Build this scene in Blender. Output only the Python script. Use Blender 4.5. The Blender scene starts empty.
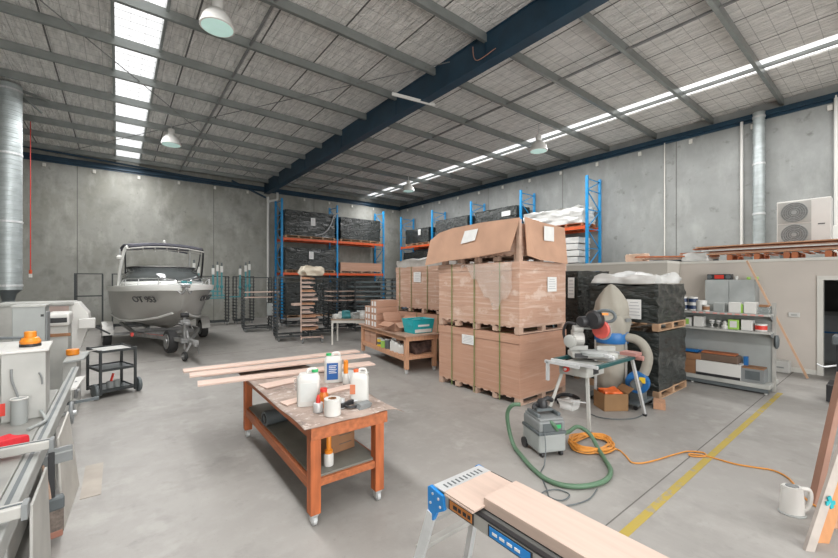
import bpy, bmesh, math, random
from mathutils import Vector, Matrix, noise
PI = math.pi
R = math.radians
C = bpy.context.scene.collection
SC = bpy.context.scene
random.seed(4)

# ------------------------------------------------------------------ camera
cam_d = bpy.data.cameras.new('camera'); cam = bpy.data.objects.new('camera', cam_d); C.objects.link(cam)
cam_d.sensor_width = 36; cam_d.lens = 382.5 / 838 * 36; cam_d.shift_y = 1.5 / 838
cam_d.clip_start = .05; cam_d.clip_end = 200
cam.location = (0, 0, 2.0); cam.rotation_euler = (R(90), 0, -math.atan(301 / 382.5))
SC.camera = cam
# ------------------------------------------------------------------ world, light, exposure
w = bpy.data.worlds.new('world'); SC.world = w; w.use_nodes = True
bg = w.node_tree.nodes['Background']; bg.inputs[0].default_value = (.9, .95, 1, 1); bg.inputs[1].default_value = 1.0
SC.view_settings.view_transform = 'Standard'; SC.view_settings.look = 'None'
SC.view_settings.gamma = 1; SC.view_settings.use_curve_mapping = False
SC.view_settings.exposure = 0.5

def area(name, loc, rot, sx, sy, power, col=(1, 1, 1)):
    d = bpy.data.lights.new(name, 'AREA'); d.shape = 'RECTANGLE'; d.size = sx; d.size_y = sy
    d.energy = power; d.color = col
    o = bpy.data.objects.new(name, d); C.objects.link(o); o.location = loc; o.rotation_euler = rot
    return o
# daylight through the open roller doors behind the camera, under the skylight strips, and an added overhead fill
area('door_daylight', (1.6, -5.7, 2.6), (R(101), 0, R(0)), 9, 4.6, 520, (1, .985, .96))
area('skylight_glow_left', (.3, 8, 7.0), (0, 0, 0), 1.0, 26, 940, (1, 1, 1))
area('skylight_glow_right', (12.6, 8, 7.0), (0, 0, 0), .8, 26, 820, (1, 1, 1))
area('overhead_fill', (5.0, -3, 6.9), (0, 0, 0), 6, 3, 60, (1, 1, 1))  # added fill lamp behind the camera; no skylight strip above it

# ------------------------------------------------------------------ materials
MATS = {}
def mat(name, col, rough=.6, metal=0, var=.12, scale=4, bump=0, bscale=40, spec=.5, coat=0, emis=0, alpha=1,
        trans=0, stretch=(1, 1, 1), col2=None, detail=5, contrast=(.3, .7), bdist=.02):
    if name in MATS: return MATS[name]
    m = bpy.data.materials.new(name); m.use_nodes = True; MATS[name] = m
    nt = m.node_tree; N = nt.nodes; L = nt.links
    b = N['Principled BSDF']
    b.inputs['Roughness'].default_value = rough; b.inputs['Metallic'].default_value = metal
    b.inputs['Specular IOR Level'].default_value = spec; b.inputs['Coat Weight'].default_value = coat
    b.inputs['Coat Roughness'].default_value = .15
    b.inputs['Alpha'].default_value = alpha; b.inputs['Transmission Weight'].default_value = trans
    tc = N.new('ShaderNodeTexCoord'); mp = N.new('ShaderNodeMapping'); mp.inputs['Scale'].default_value = stretch
    L.new(tc.outputs['Object'], mp.inputs[0])
    n = N.new('ShaderNodeTexNoise'); n.inputs['Scale'].default_value = scale; n.inputs['Detail'].default_value = detail
    L.new(mp.outputs[0], n.inputs[0])
    cr = N.new('ShaderNodeValToRGB'); cr.color_ramp.elements[0].position = contrast[0]; cr.color_ramp.elements[1].position = contrast[1]
    c2 = col2 or tuple(min(1, c * (1 + var)) for c in col)
    c1 = tuple(c * (1 - var) for c in col) if not col2 else col
    cr.color_ramp.elements[0].color = (*c1, 1); cr.color_ramp.elements[1].color = (*c2, 1)
    L.new(n.outputs[0], cr.inputs[0]); L.new(cr.outputs[0], b.inputs['Base Color'])
    if bump:
        n2 = N.new('ShaderNodeTexNoise'); n2.inputs['Scale'].default_value = bscale; n2.inputs['Detail'].default_value = 4
        L.new(mp.outputs[0], n2.inputs[0])
        bp = N.new('ShaderNodeBump'); bp.inputs['Strength'].default_value = bump; bp.inputs['Distance'].default_value = bdist
        L.new(n2.outputs[0], bp.inputs['Height']); L.new(bp.outputs[0], b.inputs['Normal'])
    if emis:
        b.inputs['Emission Color'].default_value = (*col, 1); b.inputs['Emission Strength'].default_value = emis
    return m

def multinoise(name, base, layers, rough=.7, bump=.1, bscale=30, spec=.3, metal=0):
    """layers: (scale, stretch, lo, hi, colour, strength)"""
    m = bpy.data.materials.new(name); m.use_nodes = True; MATS[name] = m
    nt = m.node_tree; N = nt.nodes; L = nt.links; b = N['Principled BSDF']
    b.inputs['Roughness'].default_value = rough; b.inputs['Specular IOR Level'].default_value = spec; b.inputs['Metallic'].default_value = metal
    tc = N.new('ShaderNodeTexCoord')
    prev = None
    for i, (sc, st, lo, hi, col, k) in enumerate(layers):
        mp = N.new('ShaderNodeMapping'); mp.inputs['Scale'].default_value = st; mp.inputs['Location'].default_value = (i * 7.3, i * 3.1, i)
        L.new(tc.outputs['Object'], mp.inputs[0])
        n = N.new('ShaderNodeTexNoise'); n.inputs['Scale'].default_value = sc; n.inputs['Detail'].default_value = 6; n.inputs['Roughness'].default_value = .6
        L.new(mp.outputs[0], n.inputs[0])
        r = N.new('ShaderNodeMapRange'); r.inputs[1].default_value = lo; r.inputs[2].default_value = hi; r.inputs[3].default_value = 0; r.inputs[4].default_value = k
        L.new(n.outputs[0], r.inputs[0])
        mx = N.new('ShaderNodeMix'); mx.data_type = 'RGBA'
        L.new(r.outputs[0], mx.inputs[0])
        if prev is None: mx.inputs[6].default_value = (*base, 1)
        else: L.new(prev, mx.inputs[6])
        mx.inputs[7].default_value = (*col, 1)
        prev = mx.outputs[2]
    L.new(prev, b.inputs['Base Color'])
    n2 = N.new('ShaderNodeTexNoise'); n2.inputs['Scale'].default_value = bscale; n2.inputs['Detail'].default_value = 5
    L.new(tc.outputs['Object'], n2.inputs[0])
    bp = N.new('ShaderNodeBump'); bp.inputs['Strength'].default_value = bump; bp.inputs['Distance'].default_value = .02
    L.new(n2.outputs[0], bp.inputs['Height']); L.new(bp.outputs[0], b.inputs['Normal'])
    return m

m_floor = multinoise('floor_concrete', (.265, .250, .232), [
    (.35, (1, 1, 1), .35, .65, (.345, .33, .308), .9), (1.6, (1, 1, 1), .5, .72, (.20, .188, .172), .55),
    (6, (1, 1, 1), .5, .8, (.38, .365, .342), .5), (.8, (3, .5, 1), .55, .75, (.215, .204, .19), .5),
    (28, (1, 1, 1), .62, .8, (.17, .16, .15), .5), (3.3, (1, 1, 1), .60, .70, (.20, .19, .175), .45), (2.4, (1, 1, 1), .58, .68, (.40, .385, .36), .45)], rough=.5, bump=.05, bscale=60, spec=.4)
m_wall = multinoise('wall_concrete', (.25, .247, .215), [
    (.45, (1, 1, 1), .35, .65, (.33, .33, .305), .9), (1.4, (1, 1, 1), .5, .7, (.165, .165, .148), .6),
    (2.2, (1, 1, .4), .5, .7, (.42, .415, .38), .6), (5, (1, 1, 1), .55, .75, (.20, .20, .18), .5),
    (3.2, (1, 1, 1), .66, .74, (.10, .10, .09), .5)], rough=.85, bump=.12, bscale=14)
m_walls2 = multinoise('wall_concrete_light', (.225, .233, .225), [
    (.45, (1, 1, 1), .35, .65, (.32, .328, .32), .9), (1.4, (1, 1, 1), .5, .7, (.22, .225, .215), .6),
    (2.2, (1, 1, .4), .5, .7, (.38, .39, .375), .5), (5, (1, 1, 1), .55, .75, (.26, .265, .255), .5),
    (2.6, (1, 1, 1), .62, .72, (.12, .12, .11), .6)], rough=.85, bump=.12, bscale=14)
m_render = mat('painted_wall', (.54, .49, .44), .8, var=.04, scale=2)
m_trim = mat('painted_trim', (.62, .60, .55), .5, var=.03)
m_dark = mat('dark_interior', (.10, .10, .10), .8)

def foil():
    m = bpy.data.materials.new('foil_insulation'); m.use_nodes = True
    nt = m.node_tree; N = nt.nodes; L = nt.links; b = N['Principled BSDF']
    b.inputs['Metallic'].default_value = .22; b.inputs['Roughness'].default_value = .4
    tc = N.new('ShaderNodeTexCoord')
    mp = N.new('ShaderNodeMapping'); mp.inputs['Scale'].default_value = (5.5, 1.0, 1); L.new(tc.outputs['Object'], mp.inputs[0])
    n = N.new('ShaderNodeTexNoise'); n.inputs['Scale'].default_value = 2.2; n.inputs['Detail'].default_value = 5; n.inputs['Distortion'].default_value = .6
    L.new(mp.outputs[0], n.inputs[0])
    v = N.new('ShaderNodeTexVoronoi'); v.feature = 'DISTANCE_TO_EDGE'; v.inputs['Scale'].default_value = 4.5
    L.new(tc.outputs['Object'], v.inputs[0])
    n3 = N.new('ShaderNodeTexNoise'); n3.inputs['Scale'].default_value = 16; n3.inputs['Detail'].default_value = 3; n3.inputs['Distortion'].default_value = 1.2
    L.new(tc.outputs['Object'], n3.inputs[0])
    a = N.new('ShaderNodeMath'); a.operation = 'MULTIPLY_ADD'; L.new(n3.outputs[0], a.inputs[0]); a.inputs[1].default_value = .55; L.new(n.outputs[0], a.inputs[2])
    bp = N.new('ShaderNodeBump'); bp.inputs['Strength'].default_value = 1.0; bp.inputs['Distance'].default_value = .09
    L.new(a.outputs[0], bp.inputs['Height']); L.new(bp.outputs[0], b.inputs['Normal'])
    # blanket seams and printed mesh lines
    sx = N.new('ShaderNodeSeparateXYZ'); L.new(tc.outputs['Object'], sx.inputs[0])
    def lines(out, period, width, off=0):
        ad = N.new('ShaderNodeMath'); ad.operation = 'ADD'; L.new(out, ad.inputs[0]); ad.inputs[1].default_value = off + 100 * period
        md = N.new('ShaderNodeMath'); md.operation = 'MODULO'; L.new(ad.outputs[0], md.inputs[0]); md.inputs[1].default_value = period
        lt = N.new('ShaderNodeMath'); lt.operation = 'LESS_THAN'; L.new(md.outputs[0], lt.inputs[0]); lt.inputs[1].default_value = width
        return lt.outputs[0]
    l1 = lines(sx.outputs[0], 1.25, .035); l2 = lines(sx.outputs[0], .3, .012); l3 = lines(sx.outputs[1], .3, .012, .1)
    mxa = N.new('ShaderNodeMath'); mxa.operation = 'MAXIMUM'; L.new(l2, mxa.inputs[0]); L.new(l3, mxa.inputs[1])
    mxb = N.new('ShaderNodeMath'); mxb.operation = 'MULTIPLY'; L.new(mxa.outputs[0], mxb.inputs[0]); mxb.inputs[1].default_value = .45
    mxc = N.new('ShaderNodeMath'); mxc.operation = 'MAXIMUM'; L.new(mxb.outputs[0], mxc.inputs[0]); L.new(l1, mxc.inputs[1])
    cr = N.new('ShaderNodeValToRGB'); cr.color_ramp.elements[0].position = .3; cr.color_ramp.elements[1].position = .72
    cr.color_ramp.elements[0].color = (.60, .585, .56, 1); cr.color_ramp.elements[1].color = (.90, .875, .845, 1)
    L.new(n.outputs[0], cr.inputs[0])
    mx = N.new('ShaderNodeMix'); mx.data_type = 'RGBA'; L.new(mxc.outputs[0], mx.inputs[0]); L.new(cr.outputs[0], mx.inputs[6]); mx.inputs[7].default_value = (.09, .085, .08, 1)
    L.new(mx.outputs[2], b.inputs['Base Color'])
    return m
m_foil = foil()
m_purlin = mat('galvanised_purlin', (.25, .265, .255), .35, .6, .12, 3)
m_duct = mat('galvanised_duct', (.42, .46, .46), .45, .5, .15, 3, bump=.25, bscale=7, stretch=(1, 1, 3))
m_navy = mat('navy_steel', (.012, .042, .074), .45, .1, .2, 3)
m_sky = mat('skylight_sheet', (.95, .96, .97), .4, emis=.75)
m_mesh = mat('galvanised_wire', (.25, .25, .25), .5, .6)
m_rackblue = mat('rack_blue', (.010, .23, .50), .42, 0, .12, 5)
m_rackdk = mat('rack_dark_blue', (.012, .10, .27), .42, 0, .12, 5)
m_orange = mat('rack_orange', (.62, .10, .028), .45, 0, .12, 5)
m_card = multinoise('cardboard', (.46, .262, .18), [(2.2, (.5, .5, 9), .5, .72, (.58, .40, .31), .6), (5, (.4, .4, 10), .55, .7, (.33, .175, .115), .55), (1.2, (1, 1, 1), .45, .7, (.53, .31, .215), .6)], rough=.42, bump=.12, bscale=9, spec=.5)
m_card2 = mat('plain_cardboard', (.48, .285, .19), .75, 0, .10, 3)
m_card3 = mat('brown_carton', (.27, .135, .065), .75, 0, .12, 5)
m_wrapc = multinoise('film_wrapped_board', (.50, .31, .225), [(2.0, (.6, .6, 10), .48, .68, (.68, .53, .44), .7), (5, (.5, .5, 14), .55, .7, (.36, .21, .15), .6), (3.2, (1, 1, 1.5), .56, .66, (.74, .62, .54), .5)], rough=.3, bump=.3, bscale=9, spec=.6)
m_film = mat('clear_film', (.72, .66, .60), .28, 0, .1, 3, coat=.4, bump=.7, bscale=8, alpha=.32)
m_black = mat('black_wrap', (.022, .026, .024), .26, 0, .35, 3, coat=.3, bump=.9, bscale=6, stretch=(1, 1, 3.2), bdist=.06)
m_white = mat('white_plastic', (.62, .61, .58), .35, 0, .03, 3)
m_wfilm = mat('white_plastic_film', (.62, .62, .60), .35, 0, .06, 4, bump=.5, bscale=9)
m_bag = mat('grey_bag_film', (.45, .43, .40), .35, 0, .15, 5, bump=.5, bscale=9)
m_pal = mat('pallet_wood', (.40, .25, .15), .8, 0, .25, 6, stretch=(1, 1, 1))
m_paleb = mat('pallet_pale', (.48, .33, .25), .8, 0, .2, 6)
m_redw = mat('red_pallet_wood', (.36, .115, .045), .7, 0, .25, 6)
m_strap = mat('green_strap', (.16, .21, .07), .5)
m_paper = mat('paper', (.72, .72, .70), .7, 0, .05, 10)
m_ink = mat('ink', (.08, .08, .08), .6)
m_bench = mat('bench_timber', (.43, .115, .035), .6, 0, .28, 3, stretch=(7, 7, 1), detail=6)
m_benchh = mat('bench_timber_rail', (.40, .12, .042), .6, 0, .28, 3, stretch=(7, .7, 7), detail=6)
m_sheet = multinoise('stained_sheet', (.37, .29, .245), [(4, (1, 1, 1), .4, .6, (.24, .18, .15), .8), (14, (1, 1, 1), .55, .66, (.60, .53, .48), .7), (9, (1, 1, 1), .6, .7, (.09, .07, .06), .6)], rough=.6, bump=.05)
m_shelfg = mat('grey_shelf_board', (.19, .19, .165), .7, 0, .12, 5)
m_board = mat('pink_beige_timber', (.58, .43, .36), .55, 0, .07, 2.5, stretch=(1.5, 12, 12), detail=4)
m_boardy = mat('pale_oak_board', (.55, .42, .35), .5, 0, .06, 2.5, stretch=(14, .9, 14), detail=4)
m_pine = mat('pine_timber', (.50, .27, .16), .6, 0, .15, 4, stretch=(8, 8, 1))
m_alu = mat('aluminium', (.60, .61, .61), .4, .3, .1, 6)
m_alum = mat('dull_aluminium', (.42, .41, .385), .5, .3, .1, 6)
m_chrome = mat('chrome', (.66, .67, .68), .18, 1, .05)
m_blk = mat('black_plastic', (.022, .022, .024), .45, 0, .2)
m_blksteel = mat('black_steel', (.040, .045, .046), .5, .2, .2)
m_rubber = mat('rubber', (.028, .028, .028), .8, 0, .2)
m_grey = mat('grey_plastic', (.20, .21, .21), .5, 0, .08)
m_lgrey = mat('machine_light_grey', (.31, .325, .315), .45, 0, .08, 3)
m_mwhite = mat('machine_white', (.41, .41, .385), .45, 0, .14, 3)
m_mdark = mat('machine_dark', (.10, .115, .12), .5, 0, .2, 4)
m_iron = mat('cast_iron_table', (.30, .295, .275), .4, .35, .15, 5)
m_teal = mat('dark_teal_cabinet', (.020, .055, .060), .5, 0, .1)
m_org = mat('orange_plastic', (.72, .23, .015), .4, 0, .05)
m_red = mat('red_cloth', (.60, .02, .03), .8, 0, .15, 20)
m_redp = mat('red_plastic', (.62, .04, .025), .4, 0, .05)
m_blue = mat('blue_paint', (.015, .13, .36), .4, 0, .1)
m_bluel = mat('blue_label', (.015, .10, .34), .5, 0, .1)
m_bluep = mat('bright_blue_casting', (.01, .22, .60), .4, 0, .1)
m_yel = mat('yellow_paint', (.58, .42, .055), .75, 0, .15, 9)
m_yelp = mat('yellow_plastic', (.75, .50, .03), .4)
m_cyan = mat('teal_plastic', (.015, .36, .40), .4, 0, .1)
m_clamp = mat('clamp_teal', (.05, .24, .26), .5, 0, .2)
m_hose = mat('green_hose', (.085, .16, .095), .5, 0, .08)
m_cable = mat('orange_cable', (.60, .25, .045), .5, 0, .06)
m_beige = mat('beige_fabric', (.31, .29, .245), .85, 0, .1, 3, bump=.4, bscale=6)
m_hull = mat('hull_silver', (.42, .41, .385), .3, .25, .04, 1.5, coat=.4)
m_hullw = mat('hull_white', (.86, .86, .83), .28, 0, .03, 1.5, coat=.4)
m_glassd = mat('tinted_glass', (.10, .11, .11), .06, 0, .1, spec=.9)
m_clear = mat('clear_glass', (.75, .8, .8), .05, 0, .02, trans=.8, alpha=.5)
m_canvas = mat('grey_canvas', (.10, .10, .12), .8, 0, .1)
m_green = mat('green_plastic', (.30, .52, .10), .4)
m_greenc = mat('green_cap', (.03, .38, .12), .4)
m_gal = mat('galvanised_trailer', (.25, .25, .245), .45, .5, .2, 8)
m_lamp = mat('lamp_glass', (.55, .78, .72), .35, 0, .05, emis=.25)
m_oak = mat('orange_board', (.52, .235, .09), .6, 0, .12, 3, stretch=(6, 6, 1))

# ------------------------------------------------------------------ mesh helpers
class MB:
    def __init__(s): s.bm = bmesh.new()
    def box(s, x0, x1, y0, y1, z0, z1, M=None):
        v = [s.bm.verts.new(Vector(p)) for p in ((x0, y0, z0), (x1, y0, z0), (x1, y1, z0), (x0, y1, z0), (x0, y0, z1), (x1, y0, z1), (x1, y1, z1), (x0, y1, z1))]
        if M:
            for q in v: q.co = M @ q.co
        for f in ((0, 3, 2, 1), (4, 5, 6, 7), (0, 1, 5, 4), (1, 2, 6, 5), (2, 3, 7, 6), (3, 0, 4, 7)): s.bm.faces.new([v[i] for i in f])
        return s
    def bar(s, p0, p1, a, b=None, up=(0, 0, 1)):
        """rectangular bar from p0 to p1, width a, height b"""
        b = b or a; p0 = Vector(p0); p1 = Vector(p1); d = (p1 - p0); L = d.length; d.normalize(); up = Vector(up)
        if abs(d.dot(up)) > .98: up = Vector((1, 0, 0))
        x = d.cross(up).normalized(); z = x.cross(d)
        M = Matrix((x, d, z)).transposed().to_4x4(); M.translation = p0
        return s.box(-a / 2, a / 2, 0, L, -b / 2, b / 2, M)
    def ring(s, c, x, y, r, n): return [s.bm.verts.new(c + x * (r * math.cos(2 * PI * i / n)) + y * (r * math.sin(2 * PI * i / n))) for i in range(n)]
    def skin(s, rings, cap=True):
        n = len(rings[0])
        for a, b in zip(rings, rings[1:]):
            for i in range(n): s.bm.faces.new((a[i], a[(i + 1) % n], b[(i + 1) % n], b[i]))
        if cap:
            s.bm.faces.new(rings[0][::-1]); s.bm.faces.new(rings[-1])
    def cyl(s, p0, p1, r, r2=None, n=16):
        p0 = Vector(p0); p1 = Vector(p1); d = (p1 - p0).normalized(); u = Vector((0, 0, 1)) if abs(d.z) < .9 else Vector((1, 0, 0))
        x = d.cross(u).normalized(); y = d.cross(x)
        s.skin([s.ring(p0, x, y, r, n), s.ring(p1, x, y, r if r2 is None else r2, n)]); return s
    def lathe(s, prof, c=(0, 0, 0), n=24, sx=1, sy=1, axis=None):
        rs = []
        for r, z in prof:
            rs.append([s.bm.verts.new(Vector(c) + Vector((max(r, .0005) * math.cos(2 * PI * i / n) * sx, max(r, .0005) * math.sin(2 * PI * i / n) * sy, z))) for i in range(n)])
        s.skin(rs); return s
    def disc(s, c, axis, prof, n=24):
        """lathe about an arbitrary axis: prof = (r, offset along axis)"""
        c = Vector(c); d = Vector(axis).normalized(); u = Vector((0, 0, 1)) if abs(d.z) < .9 else Vector((1, 0, 0))
        x = d.cross(u).normalized(); y = d.cross(x)
        s.skin([s.ring(c + d * o, x, y, max(r, .0005), n) for r, o in prof]); return s
    def torus(s, c, axis, R_, r, n=28, m=10, a0=0, a1=2 * PI):
        c = Vector(c); d = Vector(axis).normalized(); u = Vector((0, 0, 1)) if abs(d.z) < .9 else Vector((1, 0, 0))
        x = d.cross(u).normalized(); y = d.cross(x)
        full = abs(a1 - a0 - 2 * PI) < 1e-4; k = n if full else n + 1; rs = []
        for i in range(k):
            a = a0 + (a1 - a0) * i / n; q = x * math.cos(a) + y * math.sin(a)
            rs.append([s.bm.verts.new(c + q * (R_ + r * math.cos(2 * PI * j / m)) + d * (r * math.sin(2 * PI * j / m))) for j in range(m)])
        if full: s.skin(rs + [rs[0]], False)
        else: s.skin(rs)
        return s
    def tube(s, pts, r, n=8, sub=6, smooth=True):
        P = [Vector(p) for p in pts]
        if smooth and len(P) > 2:
            Q = []
            for i in range(len(P) - 1):
                a = P[max(i - 1, 0)]; b = P[i]; c = P[i + 1]; d = P[min(i + 2, len(P) - 1)]
                for k in range(sub):
                    t = k / sub
                    Q.append(.5 * ((2 * b) + (c - a) * t + (2 * a - 5 * b + 4 * c - d) * t * t + (3 * b - a - 3 * c + d) * t ** 3))
            Q.append(P[-1]); P = Q
        rs = []; px = None
        for i, p in enumerate(P):
            d = (P[min(i + 1, len(P) - 1)] - P[max(i - 1, 0)])
            if d.length < 1e-7: d = Vector((0, 0, 1))
            d.normalize()
            if px is None:
                u = Vector((0, 0, 1)) if abs(d.z) < .9 else Vector((1, 0, 0)); px = d.cross(u).normalized()
            px = (px - d * px.dot(d)).normalized(); y = d.cross(px)
            rs.append(s.ring(p, px, y, r, n))
        s.skin(rs); return s
    def prism(s, pts, v):
        """polygon of 3d points extruded by vector v"""
        v = Vector(v); a = [s.bm.verts.new(Vector(p)) for p in pts]; b = [s.bm.verts.new(Vector(p) + v) for p in pts]
        s.bm.faces.new(a[::-1]); s.bm.faces.new(b); n = len(a)
        for i in range(n): s.bm.faces.new((a[i], a[(i + 1) % n], b[(i + 1) % n], b[i]))
        return s
    def loft(s, rows, closed=False, cap=False):
        V = [[s.bm.verts.new(Vector(p)) for p in r] for r in rows]; n = len(V[0])
        for a, b in zip(V, V[1:]):
            for i in range(n if closed else n - 1): s.bm.faces.new((a[i], a[(i + 1) % n], b[(i + 1) % n], b[i]))
        if cap: s.bm.faces.new(V[0][::-1]); s.bm.faces.new(V[-1])
        return s
    def build(s, name, m, parent=None, bev=0, smooth=False, label=None, kind=None, loc=None, solid=0, sub=0):
        bmesh.ops.recalc_face_normals(s.bm, faces=s.bm.faces)
        me = bpy.data.meshes.new(name); s.bm.to_mesh(me); s.bm.free(); me.materials.append(m)
        o = bpy.data.objects.new(name, me); C.objects.link(o)
        if parent: o.parent = parent
        if loc: o.location = loc
        if smooth:
            me.polygons.foreach_set('use_smooth', [True] * len(me.polygons))
            try: me.set_sharp_from_angle(angle=R(40))
            except Exception: pass
        if solid:
            q = o.modifiers.new('solid', 'SOLIDIFY'); q.thickness = solid; q.offset = 0
        if bev:
            q = o.modifiers.new('bevel', 'BEVEL'); q.width = bev; q.segments = 2; q.limit_method = 'ANGLE'
        if sub:
            q = o.modifiers.new('sub', 'SUBSURF'); q.levels = sub; q.render_levels = sub
        if label: o['label'] = label
        if kind: o['kind'] = kind
        return o
def tag(o, label, cat, group=None):
    o['label'] = label; o['category'] = cat
    if group: o['group'] = group
    return o
def thing(name, label, cat, loc=(0, 0, 0), rz=0, group=None):
    o = bpy.data.objects.new(name, None); C.objects.link(o); o.location = loc; o.rotation_euler = (0, 0, rz); o.empty_display_size = .1
    return tag(o, label, cat, group)
def struct(mb, name, m, **k): return mb.build(name, m, kind='structure', **k)
def copy_tree(o, parent=None, loc=None, rz=None, label=None):
    c = o.copy(); C.objects.link(c); c.parent = parent
    if parent is None:
        if loc: c.location = loc
        if rz is not None: c.rotation_euler = (0, 0, rz)
        if label: c['label'] = label
    for ch in list(o.children): copy_tree(ch, c)
    return c
def text(name, s, size, m, parent, loc, rot, ext=.001, sx=1):
    cu = bpy.data.curves.new(name, 'FONT'); cu.body = s; cu.size = size; cu.extrude = ext; cu.align_x = 'CENTER'; cu.align_y = 'CENTER'
    t = bpy.data.objects.new(name, cu); C.objects.link(t)
    dg = bpy.context.evaluated_depsgraph_get(); me = bpy.data.meshes.new_from_object(t.evaluated_get(dg))
    bpy.data.objects.remove(t); bpy.data.curves.remove(cu)
    o = bpy.data.objects.new(name, me); C.objects.link(o); me.materials.clear(); me.materials.append(m)
    o.parent = parent; o.location = loc; o.rotation_euler = rot; o.scale = (sx, 1, 1)
    return o
def lumpy(sx, sy, sz, amp=.02, seed=0, n=14, bulge=0, top=0.0, hf=5):
    """box 0..sz centred in xy with crumpled faces"""
    mb = MB(); bmesh.ops.create_cube(mb.bm, size=1)
    bmesh.ops.subdivide_edges(mb.bm, edges=mb.bm.edges, cuts=n, use_grid_fill=True)
    for v in mb.bm.verts:
        p = v.co.copy(); nx = noise.noise(Vector((p.x * hf * sx + seed, p.y * hf * sy, p.z * hf * sz * 1.7)))
        ny = noise.noise(Vector((p.x * hf * sx + 9 + seed, p.y * hf * sy, p.z * hf * sz * 1.7)))
        k = 1 + bulge * (1 - 4 * p.z * p.z)
        q = Vector((p.x * sx * k, p.y * sy * k, (p.z + .5) * sz))
        q.x += nx * amp * (1 if abs(p.x) > .49 else .3) * 2; q.y += ny * amp * 2 * (1 if abs(p.y) > .49 else .3)
        if p.z > .3: q.z += (p.z - .3) * 5 * (top * noise.noise(Vector((p.x * sx * 2.3 + seed, p.y * sy * 2.3, 3)))) + (amp * nx)
        v.co = q
    return mb
def pallet_bm(mb, sx, sy, h=.13, z=0):
    t = .02
    nb = max(4, int(sy / .16))
    for i in range(nb):
        y = -sy / 2 + .05 + (sy - .1) * i / (nb - 1); mb.box(-sx / 2, sx / 2, y - .045, y + .045, z + h - t, z + h)
    for yy in (-sy / 2 + .05, 0, sy / 2 - .05):
        mb.box(-sx / 2, sx / 2, yy - .045, yy + .045, z, z + t)
    nx = 3 if sx < 1.5 else 5; ny = 3 if sy < 1.5 else 5
    for i in range(nx):
        for j in range(ny):
            x = -sx / 2 + .05 + (sx - .1) * i / (nx - 1); y = -sy / 2 + .05 + (sy - .1) * j / (ny - 1)
            mb.box(x - .05, x + .05, y - .05, y + .05, z + t, z + h - t)
    return mb
def label_part(parent, p, axis, w_, h_, name='paper_label'):
    """white printed sheet lying on a vertical face; axis 'x' = face looks to -x, 'y' = face looks to -y"""
    mb = MB(); x, y, z = p
    if axis == 'x': mb.box(x - .004, x, y - w_ / 2, y + w_ / 2, z - h_ / 2, z + h_ / 2)
    else: mb.box(x - w_ / 2, x + w_ / 2, y - .004, y, z - h_ / 2, z + h_ / 2)
    L_ = mb.build(name, m_paper, parent)
    mb = MB()
    for i in range(5):
        zz = z + h_ * (.34 - .16 * i); ww = w_ * (.36 if i % 2 else .42) * (1 if i else .7)
        if axis == 'x': mb.box(x - .006, x - .004, y - ww, y + ww * .9, zz - h_ * .018, zz + h_ * .018)
        else: mb.box(x - ww, x + ww * .9, y - .006, y - .004, zz - h_ * .018, zz + h_ * .018)
    mb.build('printed_lines', m_ink_soft, L_)
m_ink_soft = mat('faded_ink', (.40, .40, .42), .7)

# ------------------------------------------------------------------ structure
YL = 21.6; XR = 15.35
struct(MB().box(-4.7, 16, -6.5, 22.2, -.2, 0), 'floor', m_floor)
struct(MB().box(-4.7, XR + .2, YL, YL + .2, 0, 7.5), 'wall_back', m_wall)
struct(MB().box(XR, XR + .2, -6.2, YL, 0, 7.5), 'wall_right', m_walls2)
struct(MB().box(-4.7, -4.5, -6.2, YL, 0, 7.5), 'wall_left', m_wall)
fr = MB().box(-4.5, -2.3, -6.2, -6, 0, 7.5).box(8.7, XR, -6.2, -6, 0, 7.5).box(-2.3, 8.7, -6.2, -6, 5.2, 7.5)
struct(fr, 'wall_front', m_wall)
# roof: foil blanket with two skylight strips left open for the translucent sheets
LX0, LX1, RX0, RX1 = -.06, .74, 12.25, 12.98
ZR = 7.34
struct(MB().box(-4.7, LX0, -6.2, 21.8, ZR, ZR + .1).box(LX1, RX0, -6.2, 21.8, ZR, ZR + .1).box(RX1, 15.55, -6.2, 21.8, ZR, ZR + .1), 'ceiling', m_foil)
for i, (a, b) in enumerate(((LX0, LX1), (RX0, RX1))):
    struct(MB().box(a, b, -6.2, 21.7, ZR + .04, ZR + .07), 'window_%d' % (i + 1), m_sky)
tr = MB()
for a in (LX0 - .05, LX1): tr.box(a, a + .05, -6, 21.6, 7.27, 7.36)
struct(tr, 'trim_1', m_purlin)
struct(MB().box((RX0 + RX1) / 2 - .05, (RX0 + RX1) / 2 + .02, -6, 21.6, 7.28, 7.36), 'trim_2', m_purlin)
# wire mesh under the skylights and the foil
wm = MB()
for y in [i * .3 - 6 for i in range(92)]:
    wm.box(LX0, LX1, y, y + .006, 7.355, 7.361)
for i in range(4): wm.box(LX0 + .26 * i, LX0 + .26 * i + .006, -6, 21.6, 7.352, 7.358)
struct(wm, 'trim_3', m_mesh)
# purlins
g_p = 'roof purlins running across the roof'
PY = [2.23 + 1.69 * k for k in range(-4, 12)]
proto = None
def purlin_bm(): # z-section
    mb = MB(); mb.prism([(-4.5, -.04, 7.145), (-4.5, .04, 7.145), (-4.5, .04, 7.16), (-4.5, -.025, 7.16), (-4.5, -.025, 7.32), (-4.5, .05, 7.32), (-4.5, .05, 7.335), (-4.5, -.04, 7.335)], (19.85, 0, 0)); return mb
pu = None
for i, y in enumerate(PY):
    if pu is None:
        pu = purlin_bm().build('trim_4', m_purlin, kind='structure'); pu.location = (0, y, 0)
    else:
        q = pu.copy(); C.objects.link(q); q.location = (0, y, 0); q.name = 'trim_%d' % (i + 4)
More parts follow.
